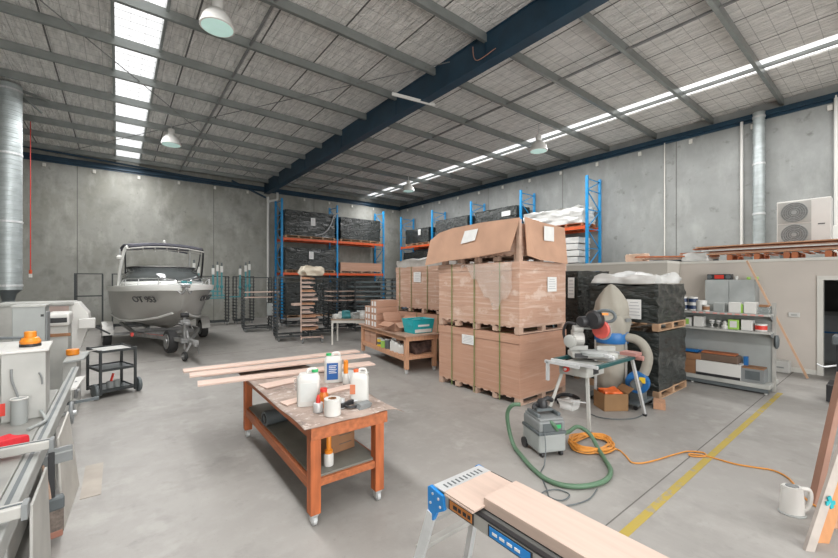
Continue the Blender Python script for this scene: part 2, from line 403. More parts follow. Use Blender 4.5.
# bridging rods between purlins
br = MB()
for x in (2.3, 9.0): br.bar((x, -5, 7.2), (x, 21.4, 7.2), .045)
struct(br, 'trim_30', m_mesh)
br = MB(); br.cyl((-3.2, 6.7, 7.2), (6.3, 21.4, 7.15), .011, n=6); br.cyl((6.2, 6.7, 7.2), (-2, 21.4, 7.15), .011, n=6)
struct(br, 'trim_31', m_mesh)
# main navy beam (I-section) along Y
bx0, bx1, bz0, bz1 = 6.22, 6.48, 6.70, 7.335
xm = (bx0 + bx1) / 2
mb = MB().prism([(bx0, -6, bz0), (bx1, -6, bz0), (bx1, -6, bz0 + .025), (xm + .10, -6, bz0 + .025), (xm + .10, -6, bz1 - .025), (bx1, -6, bz1 - .025), (bx1, -6, bz1), (bx0, -6, bz1), (bx0, -6, bz1 - .025), (xm - .11, -6, bz1 - .025), (xm - .11, -6, bz0 + .025), (bx0, -6, bz0 + .025)], (0, 27.5, 0))
for y in PY[::2]: mb.box(bx0 + .004, bx0 + .04, y - .006, y + .006, bz0 + .02, bz1 - .02)
struct(mb, 'trim_32', m_navy)
# navy eaves members on the two walls
mb = MB().box(-4.5, XR, YL - .14, YL - .02, 6.88, 7.02).box(-4.5, XR, YL - .02, YL, 6.82, 7.10)
struct(mb, 'trim_33', m_navy)
mb = MB().box(XR - .14, XR - .02, -6, YL - .15, 6.94, 7.08).box(XR - .02, XR, -6, YL - .15, 6.86, 7.12)
struct(mb, 'trim_34', m_navy)
mb = MB().bar((-3.9, 20.9, 7.2), (6.2, 21.3, 6.85), .07).bar((4.6, 21.45, 7.15), (6.3, 21.45, 6.5), .08)
struct(mb, 'trim_35', m_navy)
# wall joints and fixing blocks
jt = MB()
for x in (-1.35, 3.8, 9.1): jt.box(x - .012, x + .012, YL - .004, YL + .002, 0, 6.9)
for y in (-2.5, 4.95, 9.3, 13.6, 18.0): jt.box(XR - .004, XR + .002, y - .012, y + .012, 0, 6.9)
struct(jt, 'trim_36', mat('joint_dark', (.12, .12, .11), .9))
bk = MB()
for x in [-2.4 + 1.55 * i for i in range(12)]: bk.box(x, x + .1, YL - .06, YL, 6.62, 6.76)
for y in [-.4 + 1.62 * i for i in range(14)]: bk.box(XR - .06, XR, y, y + .1, 6.66, 6.80)
struct(bk, 'trim_37', m_trim)
# floor marking and control joints
struct(MB().box(2.4, 9.25, 1.335, 1.405, 0, .0025), 'trim_38', None or multinoise('worn_yellow', (.40, .30, .065), [(9, (1, 1, 1), .52, .62, (.27, .25, .22), .8), (2.5, (1, 1, 1), .5, .7, (.36, .28, .09), .6)], rough=.7))
jt = MB().box(-4, 15, 1.505, 1.515, 0, .0018).box(-4, 15, 11.5, 11.51, 0, .0018)
struct(jt, 'trim_39', mat('joint_floor', (.13, .12, .11), .9))

# office block with door and storage deck
OX = 11.63; OY1 = 3.66
o = MB().box(OX, OX + .12, 1.07, OY1, 0, 2.43).box(OX, OX + .12, -6, .15, 0, 2.43).box(OX, OX + .12, .15, 1.07, 2.02, 2.43)
struct(o, 'wall_office', m_render)
struct(MB().box(10.75, 10.87, OY1, 6.9, 0, 2.44).box(10.87, XR, OY1, OY1 + .12, 0, 2.44).box(10.75, XR, 6.9, 7.0, 0, 2.49), 'wall_store', mat('painted_wall_store', (.46, .43, .38), .8, var=.04, scale=2))
struct(MB().box(OX - .03, XR, -6, OY1, 2.43, 2.49).box(10.73, XR, OY1, 7.02, 2.44, 2.50), 'ceiling_office', m_trim)
struct(MB().box(OX - .03, OX + .13, 1.06, 1.15, 0, 2.10).box(OX - .03, OX + .13, .07, .16, 0, 2.10).box(OX - .031, OX + .131, .16, 1.06, 2.01, 2.10), 'door_1', m_trim)
struct(MB().box(OX - .018, OX, 1.15, OY1, 0, .10).box(OX - .018, OX, -6, .06, 0, .10), 'baseboard_office', m_trim)
struct(MB().box(14.2, 14.3, -6, OY1, 0, 2.43).box(OX + .12, 14.2, 2.6, 2.7, 0, 2.43).box(OX + .12, 14.2, -1.6, -1.5, 0, 2.43), 'wall_office_inner', mat('inner_wall', (.16, .165, .17), .7))
pt = thing('glass_partition', 'dark glazed partition with blue strip seen through the office doorway', 'partition', (13.6, .95, 0))
MB().box(-.02, .02, -1.0, 1.0, 1.15, 1.25).box(-.02, .02, -1.0, 1.0, .0, .05).build('rail', m_grey, pt)
MB().box(-.012, .012, -1.0, 1.0, .05, 1.15).build('panel', mat('partition_panel', (.28, .30, .31), .4), pt)
MB().box(-.03, -.015, -1.0, 1.0, .72, .76).build('blue_strip', m_blue, pt)

# pipes, duct, cord on walls
def spiral_duct(name, label, x, y, z0, z1, r):
    t = thing(name, label, 'duct', (x, y, z0)); h = z1 - z0
    prof = []; n = int(h / .12)
    for i in range(n):
        z = h * i / n; prof += [(r, z), (r, z + h / n * .85), (r + .006, z + h / n * .9), (r + .006, z + h / n * .97)]
    prof.append((r, h))
    MB().lathe(prof, n=28).build('pipe', m_duct, t, smooth=True)
    for z in (h * .02, h * .33, h * .66, h * .97): MB().lathe([(r + .004, z - .03), (r + .014, z - .025), (r + .014, z + .025), (r + .004, z + .03)], n=28).build('collar', m_alu, t)
    return t
dct = spiral_duct('spiral_duct', 'wide galvanised duct hanging from the roof at the left edge', -2.33, 15.0, 1.75, 7.3, .27)
MB().lathe([(.27, .0), (.16, -.12), (.12, -.30), (.15, -.34)], n=20).build('hopper_cone', m_mdark, dct, smooth=True)
MB().bar((.25, .1, 5.35), (.62, .3, 5.05), .04).bar((0, 0, 5.52), (.75, .5, 5.5), .06).build('bracket', m_purlin, dct)
spiral_duct('exhaust_duct', 'galvanised round duct rising up the right wall beside the air conditioner', 15.15, 2.72, 2.5, 7.05, .14)
t = thing('downpipe', 'thin white pipe with elbow on the right wall left of the round duct', 'pipe', (15.28, 3.15, 2.5))
MB().cyl((0, 0, 0), (0, 0, 4.45), .04).build('pipe', m_white, t, smooth=True)
MB().tube([(0, 0, .55), (-.05, -.08, .52), (-.05, -.13, .35), (-.05, -.2, .35), (-.05, -.24, .5)], .025).build('elbow', m_white, t, smooth=True)
t = thing('downpipe', 'white pipe on the right wall at the right edge of the photo', 'pipe', (15.25, 1.15, 2.5))
MB().cyl((0, 0, 0), (0, 0, 4.5), .045).build('pipe', m_white, t, smooth=True)
MB().box(-.08, .03, -.05, .09, .62, .98).build('isolator_box', m_white, t, bev=.01)
t = thing('downpipe', 'white pipe on the back wall beside the blue pallet rack', 'pipe', (6.42, 21.46, 0))
MB().tube([(0, 0, 0), (0, 0, 6.05), (0, 0, 6.25), (.15, 0, 6.35), (.45, 0, 6.45), (.5, 0, 6.55), (.5, 0, 6.85)], .065, n=12).build('pipe', m_white, t, smooth=True)
t = thing('conduit', 'slim white conduit on the right wall above the corner of the store room', 'conduit', (15.31, 5.3, 2.6))
MB().cyl((0, 0, 0), (0, 0, 4.3), .02, n=8).build('pipe', m_trim, t)
t = thing('pull_cord', 'thin red cord with a handle hanging from the roof beside the duct', 'cord', (-2.29, 18.0, 2.15))
MB().cyl((0, 0, .1), (0, 0, 5.15), .014, n=6).build('rope', m_redp, t)
MB().cyl((0, 0, .08), (0, 0, .2), .04, n=10).build('stopper', m_orange, t)
MB().box(-.04, .04, -.04, .04, -.05, .07).build('handle', m_white, t, bev=.01)

# high bay lamps
def highbay(x, y, z, label):
    t = thing('high_bay_lamp', label, 'lamp', (x, y, z), 0, 'white bell-shaped high bay lamps under the roof')
    MB().lathe([(.285, 0), (.30, .01), (.29, .05), (.25, .18), (.17, .29), (.10, .33), (.09, .35)], n=32).build('lamp_shade', m_white, t, smooth=True)
    MB().lathe([(.27, -.004), (.272, .008), (.02, .02)], n=28).build('lens', m_lamp, t)
    MB().lathe([(.085, .35), (.10, .37), (.10, .52), (.07, .54)], n=16).build('gear_housing', m_white, t, smooth=True)
    MB().cyl((0, 0, .54), (0, 0, 7.32 - z), .015, n=8).build('hanger', m_alu, t)
highbay(1.46, 7.95, 6.72, 'white bell high bay lamp nearest the camera, cut by the top of the photo')
highbay(1.42, 15.4, 6.60, 'white bell high bay lamp above the boat')
highbay(11.3, 7.75, 6.42, 'white bell high bay lamp in front of the right skylight strip')
highbay(11.3, 15.2, 6.42, 'white bell high bay lamp far off near the corner of the walls')
t = thing('batten_light', 'white fluorescent batten hanging below the navy beam', 'light', (6.05, 7.9, 6.72))
MB().bar((-.62, .1, 0), (.62, -.1, 0), .07, .05).build('body', m_white, t, bev=.01)
MB().bar((-.62, .1, -.035), (.62, -.1, -.035), .03, .03).build('tube', m_white, t)
MB().cyl((.2, 0, .02), (.2, 0, .5), .008, n=6).build('hanger', m_alu, t)
tag(MB().tube([(6.21, 5.95, 7.2), (6.205, 5.93, 7.0), (6.20, 5.85, 6.86), (6.20, 5.7, 6.82), (6.21, 5.3, 6.86)], .009).build('loose_cable', mat('pinkish_cable', (.42, .22, .16), .5)), 'pink cable looped over the side of the navy beam', 'cable')

# ------------------------------------------------------------------ pallet racking
def rack(name, label, loc, rz, n, pitch, z_levels, htop, depth=1.0):
    """local: bays along +x, front posts at y=0, rear posts at y=depth"""
    t = thing(name, label, 'shelving', loc, rz)
    for i in range(n + 1):
        mb = MB(); x = i * pitch
        for y in (0, depth):
            mb.box(x - .05, x + .05, y - .035, y + .035, 0, htop); mb.box(x - .08, x + .08, y - .07, y + .07, 0, .012)
        z = .25; k = 0
        while z < htop - .2:
            z2 = min(z + .75, htop - .12)
            mb.bar((x, 0 if k % 2 else depth, z), (x, depth if k % 2 else 0, z2), .03); mb.bar((x, 0, z), (x, depth, z), .03)
            z += .75; k += 1
        mb.bar((x, 0, htop - .12), (x, depth, htop - .12), .03)
        mb.build('upright_frame', m_rackblue, t)
    for z in z_levels:
        for i in range(n):
            for y in (-.03, depth + .03):
                b = MB(); b.box(i * pitch + .05, (i + 1) * pitch - .05, y - .025, y + .025, z - .12, z); b.box(i * pitch + .05, i * pitch + .09, y - .035, y + .035, z - .17, z + .03)
                b.box((i + 1) * pitch - .09, (i + 1) * pitch - .05, y - .035, y + .035, z - .17, z + .03)
                b.build('beam', m_orange, t)
            sl = MB()
            for k in range(9):
                x = i * pitch + .3 + k * (pitch - .6) / 8; sl.box(x - .05, x + .05, 0, depth, z - .01, z + .012)
            sl.build('deck_slats', m_pal, t)
    return t
rack('pallet_rack', 'blue and orange two-bay pallet rack against the back wall', (6.80, 20.35, 0), 0, 2, 3.18, (2.42, 4.28), 6.35)
rack('pallet_rack', 'long blue and orange pallet rack against the right wall', (14.2, 19.9, 0), R(-90), 4, 3.08, (2.42, 4.12), 6.05)

def wrapped(label, loc, rz, sx, sy, h, m=m_black, seed=0, amp=.02, grp=None, lab=None, name='wrapped_pallet', top=.0, palm=m_pal, zp=.13, cat='wrapped pallet', lname='paper_label'):
    t = thing(name, label, cat, loc, rz, grp)
    pallet_bm(MB(), sx, sy, zp).build('pallet', palm, t)
    lumpy(sx * .98, sy * .98, h - zp, amp, seed, top=top).build('wrapped_load', m, t, smooth=True, loc=(0, 0, zp))
    for (p, ax, w_, h_) in (lab or []): label_part(t, p, ax, w_, h_)
    return t
gb = 'black wrapped pallets on the back wall rack'
wrapped('black wrapped pallet with white label and tape, top left bay of back rack', (8.4, 20.85, 4.30), 0, 2.9, 1.05, 1.5, seed=1, lab=[((.1, -.55, .95), 'y', .26, .42)], grp=gb)
wrapped('black wrapped pallet in the top right bay of the back rack', (11.55, 20.85, 4.30), 0, 2.75, 1.05, 1.42, seed=2, grp=gb)
wrapped('black wrapped pallet with white label in the lower left bay of the back rack', (8.4, 20.85, 2.44), 0, 2.9, 1.05, 1.36, seed=3, lab=[((.0, -.55, .95), 'y', .26, .42)], grp=gb)
t = wrapped('low brown cardboard pack on a pallet in the lower right bay of the back rack', (11.6, 20.85, 2.44), 0, 2.85, 1.05, .62, m=m_card, seed=4, amp=.004, name='cardboard_pack', palm=m_paleb, cat='cardboard pack')
tag(MB().tube([(8.6, 20.27, 4.5), (9.1, 20.26, 4.65), (9.5, 20.26, 5.1), (9.75, 20.27, 5.7), (10.02, 20.28, 5.9)], .035).build('plastic_strip', mat('grey_plastic_strip', (.36, .36, .37), .35)), 'loose grey plastic strip hanging across the top left black pallet of the back rack', 'plastic strip')
wrapped('black wrapped pallet on the floor under the left bay of the back rack', (8.4, 20.85, 0), 0, 2.8, 1.05, 1.9, seed=5, grp=gb)
wrapped('black wrapped pallet on the floor under the right bay of the back rack', (11.55, 20.85, 0), 0, 2.8, 1.05, 1.9, seed=6, grp=gb)
gr = 'black wrapped pallets on the right wall rack'
RZ = R(-90)
wrapped('black wrapped pallet with a label in the far corner bay of the right rack', (14.72, 18.3, 4.14), RZ, 2.3, 1.0, 1.0, seed=7, lab=[((.3, -.53, .75), 'y', .24, .34)], grp=gr)
wrapped('flat black wrapped pallet in the second bay from the corner of the right rack', (14.72, 15.3, 4.14), RZ, 2.6, 1.0, 1.25, seed=8, grp=gr)
wrapped('long black wrapped pallet in the third bay from the corner of the right rack', (14.72, 12.2, 4.14), RZ, 2.6, 1.0, 1.30, seed=9, grp=gr, lab=[((.7, -.52, .98), 'y', .5, .22)])
wrapped('pallet of goods under puffy white film in the nearest bay of the right rack', (14.72, 9.15, 4.14), RZ, 2.8, 1.0, .80, m=m_wfilm, seed=10, amp=.05, top=.06, palm=m_redw)
for k, (yy, zz, hh, lb) in enumerate(((18.4, 2.44, 1.3, 'black wrapped load in the far corner, lower level of the right rack'), (15.3, 2.44, 1.3, 'black wrapped load on the lower level of the right rack, second bay'), (12.2, 2.44, 1.3, 'black wrapped load on the lower level of the right rack, third bay'))):
    wrapped(lb, (14.72, yy, zz), RZ, 2.6, 1.0, hh, seed=12 + k, grp=gr)
for k in range(5):
    b = lumpy(2.3, .9, .225, .012, 30 + k, n=10, hf=3).build('plastic_sack', m_wfilm, smooth=True, loc=(14.7, 9.1 + .03 * (k % 2), 2.45 + .262 * k)); b.rotation_euler = (0, 0, RZ)
    tag(b, 'flat white sack, %s on the right rack' % ('lowest of the pile', 'second from the bottom of the pile', 'middle of the pile', 'second from the top of the pile', 'topmost of the pile')[k], 'sack', 'white sacks on the right rack')

# ------------------------------------------------------------------ big cardboard crates
def crate(label, loc, sx, sy, h, m=m_card, grp='strapped cardboard crates', straps=(.2, .5, .8), labs=(), film=0, seed=0, lid=True, name='cardboard_crate'):
    """origin = near corner, extends +x, +y"""
    t = thing(name, label, 'crate', loc, 0, grp)
    pb = pallet_bm(MB(), sx, sy, .12).build('pallet', m_paleb, t, loc=(sx / 2, sy / 2, 0))
    mb = MB(); bmesh.ops.create_cube(mb.bm, size=1); bmesh.ops.subdivide_edges(mb.bm, edges=mb.bm.edges, cuts=10, use_grid_fill=True)
    for v in mb.bm.verts:
        p = v.co; n = noise.noise(Vector((p.x * 4 + seed, p.y * 4, p.z * 9))) * .012
        v.co = Vector(((p.x + .5) * sx + (n if abs(p.x) > .49 else 0), (p.y + .5) * sy + (n if abs(p.y) > .49 else 0), .12 + (p.z + .5) * (h - .12)))
    mb.build('cardboard_box', m, t, smooth=True)
    if lid: MB().box(-.012, sx + .01, -.012, sy + .01, h - .13, h + .004).build('lid', m, t)
    for f in straps:
        y = sy * f; MB().box(-.022, -.013, y - .008, y + .008, .02, h).box(-.02, sx, y - .008, y + .008, h + .004, h + .008).build('strap', m_strap, t)
    x = sx * .55
    for (p, ax, w_, h_) in labs: label_part(t, p, ax, w_, h_)
    return t
CX, CY = 5.0, 3.78
crate('bottom crate of the tall cardboard stack, on the floor, with label and green straps', (CX, CY, 0), 1.33, 1.93, 1.12, seed=1, labs=[((-.016, 1.12, .93), 'x', .30, .17)])
t = crate('middle crate of the tall cardboard stack with torn film over it', (CX, CY, 1.135), 1.33, 1.93, 1.165, seed=2, m=m_wrapc, labs=[((.88, -.016, .80), 'y', .27, .25)])
# torn film on front of it
mb = MB(); rows = []
for i in range(9):
    row = []
    for j in range(13):
        y = .12 + 1.15 * j / 12; top_ = 1.15; bot = 1.1 - .75 * max(0, (1 - abs(j - 3.5) / 7)) - .06 * math.sin(j * 2.2)
        z = top_ + (bot - top_) * i / 8; row.append((-.03 - .02 * abs(math.sin(i * .9 + j * 1.7)), y, z))
    rows.append(row)
mb.loft(rows).build('torn_film', m_film, t, smooth=True)
t = crate('top crate of the tall cardboard stack with pale wrapped sides behind loose flaps', (CX + .03, CY + .03, 2.30), 1.25, 1.85, .62, m=m_wrapc, seed=3, straps=(), lid=False)
# timber corner post
MB().box(-.03, .03, -.03, .03, 0, .68).build('corner_post', m_paleb, t)
fl = MB().prism([(4.82, 5.93, 2.30), (4.86, 5.30, 2.37), (4.87, 4.6, 2.40), (4.87, 3.87, 2.47), (4.93, 3.72, 2.985), (4.93, 4.5, 3.0), (4.93, 5.25, 2.98), (4.93, 5.62, 2.93), (4.90, 5.86, 2.80)], (.012, 0, 0)).build('cardboard_flap', m_card2)
tag(fl, 'large torn cardboard sheet with a paper label leaning on the left of the top crate', 'cardboard sheet')
MB().prism([(4.88, 4.98, 2.66), (4.88, 4.63, 2.70), (4.91, 4.58, 2.90), (4.91, 4.90, 2.89)], (-.004, 0, 0)).build('paper_label', m_paper, fl)
fr2 = MB().prism([(5.10, 3.70, 2.40), (5.35, 3.66, 2.34), (6.20, 3.66, 2.29), (6.20, 3.72, 2.93), (5.60, 3.72, 2.96), (5.06, 3.72, 3.01)], (0, .012, 0)).build('cardboard_flap', m_card2)
tag(fr2, 'square cardboard sheet with a paper label leaning on the right end of the top crate', 'cardboard sheet')
MB().box(5.52, 5.80, 3.675, 3.682, 2.66, 2.90, Matrix.Identity(4)).build('paper_label', m_paper, fr2)
# crates behind
crate('bottom crate of the cardboard stack behind the rear workbench', (6.15, 6.45, 0), 1.3, 2.4, 1.15, seed=4, straps=(.25, .6))
t = crate('film-wrapped crate with a label on top of the stack behind the rear workbench', (6.15, 6.45, 1.16), 1.3, 2.4, 1.20, seed=5, m=m_wrapc, straps=(.2, .42, .7, .92), labs=[((-.016, 1.42, .93), 'x', .30, .26)])
lumpy(1.28, 2.35, .24, .035, 50, n=14, top=.12, hf=3).build('crumpled_film', m_bag, t, smooth=True, loc=(.65, 1.2, 1.19))
# black load behind this one
wrapped('tall black wrapped pallet behind the film-wrapped cardboard crate', (8.9, 9.6, 0), R(90), 2.0, 1.2, 2.45, seed=20)

# black stack near the miter saw
gk = 'black wrapped pallets beside the shop shelf'
wrapped('lower black wrapped pallet of the stack beside the shop shelf', (7.75, 3.15, 0), 0, 1.3, 1.22, 1.12, seed=22, amp=.014, palm=m_pal, grp=gk)
wrapped('upper black wrapped pallet with label beside the shop shelf, white film on top', (7.75, 3.15, 1.14), 0, 1.28, 1.2, .78, seed=23, amp=.02, top=.05, palm=m_pal, grp=gk, lab=[((-.67, -.22, .36), 'x', .24, .34)])
b = lumpy(1.2, 1.1, .14, .035, 60, n=18, top=.16, hf=4).build('crumpled_white_film', m_wfilm, smooth=True, loc=(7.85, 3.2, 1.95)); tag(b, 'crumpled white film heaped on the black pallet stack', 'plastic film')
wrapped('tall black wrapped pallet with long label between the cardboard stack and the dust bag', (8.0, 4.75, 0), 0, 1.3, 1.3, 2.20, seed=24, amp=.02, grp=gk, lab=[((-.67, -.50, 1.85), 'x', .14, .42)])
t = bpy.data.objects
tag(MB().tube([(7.30, 4.9, 2.1), (7.29, 4.75, 1.8), (7.30, 4.68, 1.3), (7.30, 4.62, .9)], .014).build('blue_strap', mat('pale_blue_strap', (.18, .30, .34), .5)), 'pale blue strap hanging down the tall black pallet', 'strap')
struct(MB().box(10.735, 10.75, 4.92, 5.14, 1.96, 2.10), 'window_3', m_dark)
# ------------------------------------------------------------------ boat on trailer
HS = [  # s, half beam at gunwale, gunwale z, chine half, chine z, keel z   (s runs aft from the stem)
    (0, .05, 1.86, .02, 1.30, 1.20), (.25, .42, 1.87, .14, 1.12, .95), (.7, .80, 1.86, .38, .98, .74), (1.3, 1.02, 1.84, .64, .90, .62),
    (2.2, 1.17, 1.82, .88, .84, .55), (3.4, 1.22, 1.80, 1.00, .80, .52), (4.8, 1.20, 1.78, 1.02, .78, .50), (6.0, 1.14, 1.76, 1.0, .77, .50)]
BX, BY, BR = 1.36, 11.65, R(5)
bt = thing('cabin_boat', 'silver and white cabin boat facing the camera on a trailer by the back wall', 'boat', (BX, BY, 0), BR)
rows = []
for s_, b, g, c, cz, kz in HS:
    rk = .35 * 0
    L_ = [(-b, g), (-b * .985, g - .10), (-(b + c) / 2 * 1.02, (g + cz) / 2), (-c, cz), (-c * .5, (cz + kz) / 2 - .01), (0, kz), (c * .5, (cz + kz) / 2 - .01), (c, cz), ((b + c) / 2 * 1.02, (g + cz) / 2), (b * .985, g - .10), (b, g)]
    rows.append([(x, s_ + (.45 * (g - z) if s_ < 1 else .45 * (g - z) * max(0, (2.2 - s_) / 1.2)), z) for x, z in L_])
mb = MB().loft(rows)
mb.bm.verts.ensure_lookup_table(); n_ = len(rows[0]); mb.bm.faces.new(mb.bm.verts[-n_:]); mb.bm.faces.new(mb.bm.verts[:n_])
mb.build('hull', m_hull, bt, smooth=True)
# white topside band, strake and deck
for sg, nm in ((-1, 'port'), (1, 'starboard')):
    r1 = []; r2 = []
    for s_, b, g, c, cz, kz in HS:
        r1.append([(sg * (b + .028), s_ - .03, g + .02), (sg * (b + .03), s_ - .03, g - .05), (sg * (b * .992 + .022), s_ - .03 + .02, g - .13), (sg * (b * .95), s_, g - .13), (sg * (b * .95), s_, g + .02)])
    MB().loft(r1, closed=True, cap=True).build('gunwale', m_hullw, bt, smooth=True)
    r2 = []
    for s_, b, g, c, cz, kz in HS[1:]:
        off = .45 * (g - cz) if s_ < 1 else .45 * (g - cz) * max(0, (2.2 - s_) / 1.2)
        r2.append([(sg * (c + .03), s_ + off - .01, cz + .03), (sg * (c + .045), s_ + off - .01, cz + .0), (sg * (c + .01), s_ + off, cz - .03), (sg * (c - .03), s_ + off, cz)])
    MB().loft(r2, closed=True, cap=True).build('spray_strake', m_hullw, bt, smooth=True)
rows = []
for s_, b, g, c, cz, kz in HS:
    k = .10 * min(1, s_ / 1.5)
    rows.append([(b * f, s_ - .02, g + .015 + k * (1 - f * f)) for f in (-1, -.75, -.4, 0, .4, .75, 1)])
MB().loft(rows).build('deck', m_hullw, bt, smooth=True)
# cabin coaming and wrap-round windscreen
def arc(s0, wb, z, k, n=12, sq=.62):
    out = []
    for i in range(n + 1):
        a = PI * i / n; x = -math.cos(a); y = math.sin(a) ** sq
        out.append((x * wb, s0 + k * (1 - y), z))
    return out
MB().loft([arc(1.45, 1.08, 1.84, 1.6), arc(1.50, 1.03, 1.98, 1.5)]).build('coaming', m_hullw, bt, smooth=True, solid=.03)
MB().loft([arc(1.50, 1.03, 1.97, 1.5), arc(1.98, .90, 2.38, 1.35)]).build('windscreen', m_glassd, bt, smooth=True, solid=.012)
wf = MB(); wf.tube(arc(1.98, .90, 2.39, 1.35), .022, smooth=False); wf.tube(arc(1.50, 1.035, 1.975, 1.5), .016, smooth=False)
wf.build('windscreen_frame', m_blk, bt, smooth=True)
MB().loft([arc(2.0, .89, 2.41, 1.33), arc(2.25, .76, 2.44, 1.2)]).build('windscreen_trim', m_alum, bt, smooth=True, solid=.02)
MB().box(-.35, .30, 1.0, 1.45, 1.90, 1.97).build('deck_hatch', m_hullw, bt, bev=.02)
MB().box(.05, .62, .75, 1.25, 1.935, 1.975).build('hatch_pad', m_grey, bt, bev=.01)
# hard top on posts
rows = []
for s_, hw, dz in ((2.1, .98, 0), (2.15, 1.02, .06), (2.9, 1.05, .12), (4.0, 1.02, .10), (4.1, 1.0, .0)):
    rows.append([(hw * .94 * f, s_, 3.05 + dz - .10 * f * f) for f in (-1, -.8, -.4, 0, .4, .8, 1)])
MB().loft(rows).build('canopy_top', m_canvas, bt, smooth=True, solid=.035)
cf = MB(); cf.tube([(x, 2.08, 3.0 - .10 * (x / .98) ** 2) for x in (-.98, -.5, 0, .5, .98)], .022)
cf.tube([(x, 2.3, 2.93 - .08 * (x / .98) ** 2) for x in (-.98, -.5, 0, .5, .98)], .018)
for x in (-.6, -.3, 0, .3, .6): cf.cyl((x, 2.2, 2.86), (x, 2.2, 3.0), .018, n=6)
cf.build('canopy_frame', m_alum, bt, smooth=True)
for sg in (-1, 1):
    MB().tube([(sg * 1.08, 3.0, 1.85), (sg * 1.08, 2.75, 2.3), (sg * 1.02, 2.35, 2.85), (sg * .96, 2.2, 2.98)], .04 if sg < 0 else .028).build('canopy_post', m_hullw if sg < 0 else m_blk, bt, smooth=True)
    MB().tube([(sg * .90, 3.2, 1.9), (sg * .96, 2.7, 2.5), (sg * .98, 2.5, 2.92)], .018).build('canopy_strut', m_blk, bt, smooth=True)
    MB().tube([(sg * .96, 3.9, 1.85), (sg * .96, 3.9, 2.5), (sg * .98, 3.9, 3.0)], .02).build('canopy_strut', m_alu, bt, smooth=True)
MB().lathe([(.035, 0), (.045, .05), (.03, .10), (.005, .12)], (0, 2.6, 3.14), 12).build('anchor_light', m_white, bt, smooth=True)
MB().lathe([(.06, 0), (.07, .06), (.03, .12)], (-1.12, 2.5, 2.62), 12).build('side_lamp', m_white, bt, smooth=True)
# bow rails
for sg in (-1, 1):
    pts = [(sg * .12, .05, 1.93), (sg * .22, .1, 2.02), (sg * .50, .35, 2.06), (sg * .85, .95, 2.06), (sg * 1.04, 1.8, 2.04), (sg * 1.08, 2.3, 1.96), (sg * 1.1, 2.5, 1.88)]
    MB().tube(pts, .016).build('bow_rail', m_chrome, bt, smooth=True)
    for p in pts[2:5]: MB().cyl(p, (p[0] * 1.02, p[1] + .03, 1.86), .012, n=6).build('rail_stanchion', m_chrome, bt)
MB().box(-.10, .10, -.18, .4, 1.87, 1.92).cyl((-.1, -.15, 1.86), (.1, -.15, 1.86), .05, n=12).build('bow_roller', m_chrome, bt)
an = MB().bar((0, -.22, 1.80), (0, .25, 1.99), .03).tube([(-.16, -.06, 1.72), (-.08, -.22, 1.66), (0, -.24, 1.80), (.08, -.22, 1.66), (.16, -.06, 1.72)], .02)
an.build('anchor', m_gal, bt, smooth=True)
MB().box(-.05, .07, .0, .12, 1.93, 1.99).box(.10, .18, .02, .1, 1.90, 1.97).build('cleat', m_clamp, bt, bev=.008)
# registration on the bow sides
for sg in (-1, 1):
    # plane through hull flank
    p = Vector((sg * .72, .93, 1.50)); t_ = Vector((sg * .38, .62, 0)).normalized(); up_ = Vector((sg * .42, -.18, .86)).normalized()
    up_ = (up_ - t_ * up_.dot(t_)).normalized()
    if sg < 0: t_ = -t_
    nn_ = t_.cross(up_)
    if nn_.x * sg < 0: t_ = -t_
    nrm = t_.cross(up_)
    Mx = Matrix((t_, up_, nrm)).transposed()
    q = text('registration', 'OT 953', .25, m_ink, bt, p + nrm * .02 + Vector((sg * -.0, 0, 0)), Mx.to_euler(), .012)
# outboard
ob = MB().box(-.22, .22, 6.15, 6.65, 1.75, 2.3); ob.build('outboard_cowl', m_blk, bt, bev=.08)
MB().box(-.08, .08, 6.05, 6.4, .7, 1.8).build('outboard_leg', m_blk, bt, bev=.03)

tl = thing('boat_trailer', 'galvanised boat trailer with jockey wheel and winch post under the boat', 'trailer', (BX, BY, 0), BR)
fr_ = MB()
for sg in (-1, 1):
    fr_.bar((sg * .78, 5.9, .48), (sg * .78, 1.9, .48), .06, .1); fr_.bar((sg * .78, 1.9, .48), (0, -.55, .48), .06, .1)
for y in (1.9, 3.0, 4.6, 5.8): fr_.bar((-.78, y, .46), (.78, y, .46), .06, .08)
fr_.bar((0, .4, .48), (0, -1.0, .50), .1, .1)
fr_.build('frame', m_gal, tl)
MB().bar((-1.3, 3.6, .34), (1.3, 3.6, .34), .07).build('axle', m_gal, tl)
def wheel(parent, c, axis, r, w_, name='wheel', hub=m_gal):
    o = MB().disc(c, axis, [(r * .62, -w_ / 2), (r * .93, -w_ / 2), (r, -w_ * .3), (r, w_ * .3), (r * .93, w_ / 2), (r * .62, w_ / 2)], 28).build(name, m_rubber, parent, smooth=True)
    a = Vector(axis).normalized(); c = Vector(c)
    h = MB().disc(c, axis, [(r * .58, -w_ / 2 - .004), (r * .64, -w_ / 2 - .012), (r * .64, w_ / 2 + .012), (r * .58, w_ / 2 + .004)], 24).disc(c, axis, [(r * .2, -w_ / 2 - .03), (r * .24, -w_ / 2 + .0), (r * .24, w_ / 2), (r * .2, w_ / 2 + .03)], 12).build('rim', hub, o, smooth=True)
    return o
for sg in (-1, 1):
    wheel(tl, (sg * 1.32, 3.6, .32), (1, 0, 0), .32, .2)
    fd = MB(); pr = []
    for i in range(9):
        a = PI * (1.0 - i / 8); pr.append((math.cos(a) * .42, .36 + max(0, math.sin(a)) * .38))
    fd.loft([[(sg * 1.32 - .13, 3.6 + y, z) for y, z in pr], [(sg * 1.32 + .13, 3.6 + y, z) for y, z in pr]])
    fd.build('mudguard', m_alum, tl, solid=.012)
    sk = MB(); sk.bar((sg * .45, 5.9, .60), (sg * .45, 2.2, .60), .08, .05); sk.build('bunk_rail', m_grey, tl)
wheel(tl, (-.24, .35, .40), (1, .12, 0), .31, .19, 'spare_wheel')
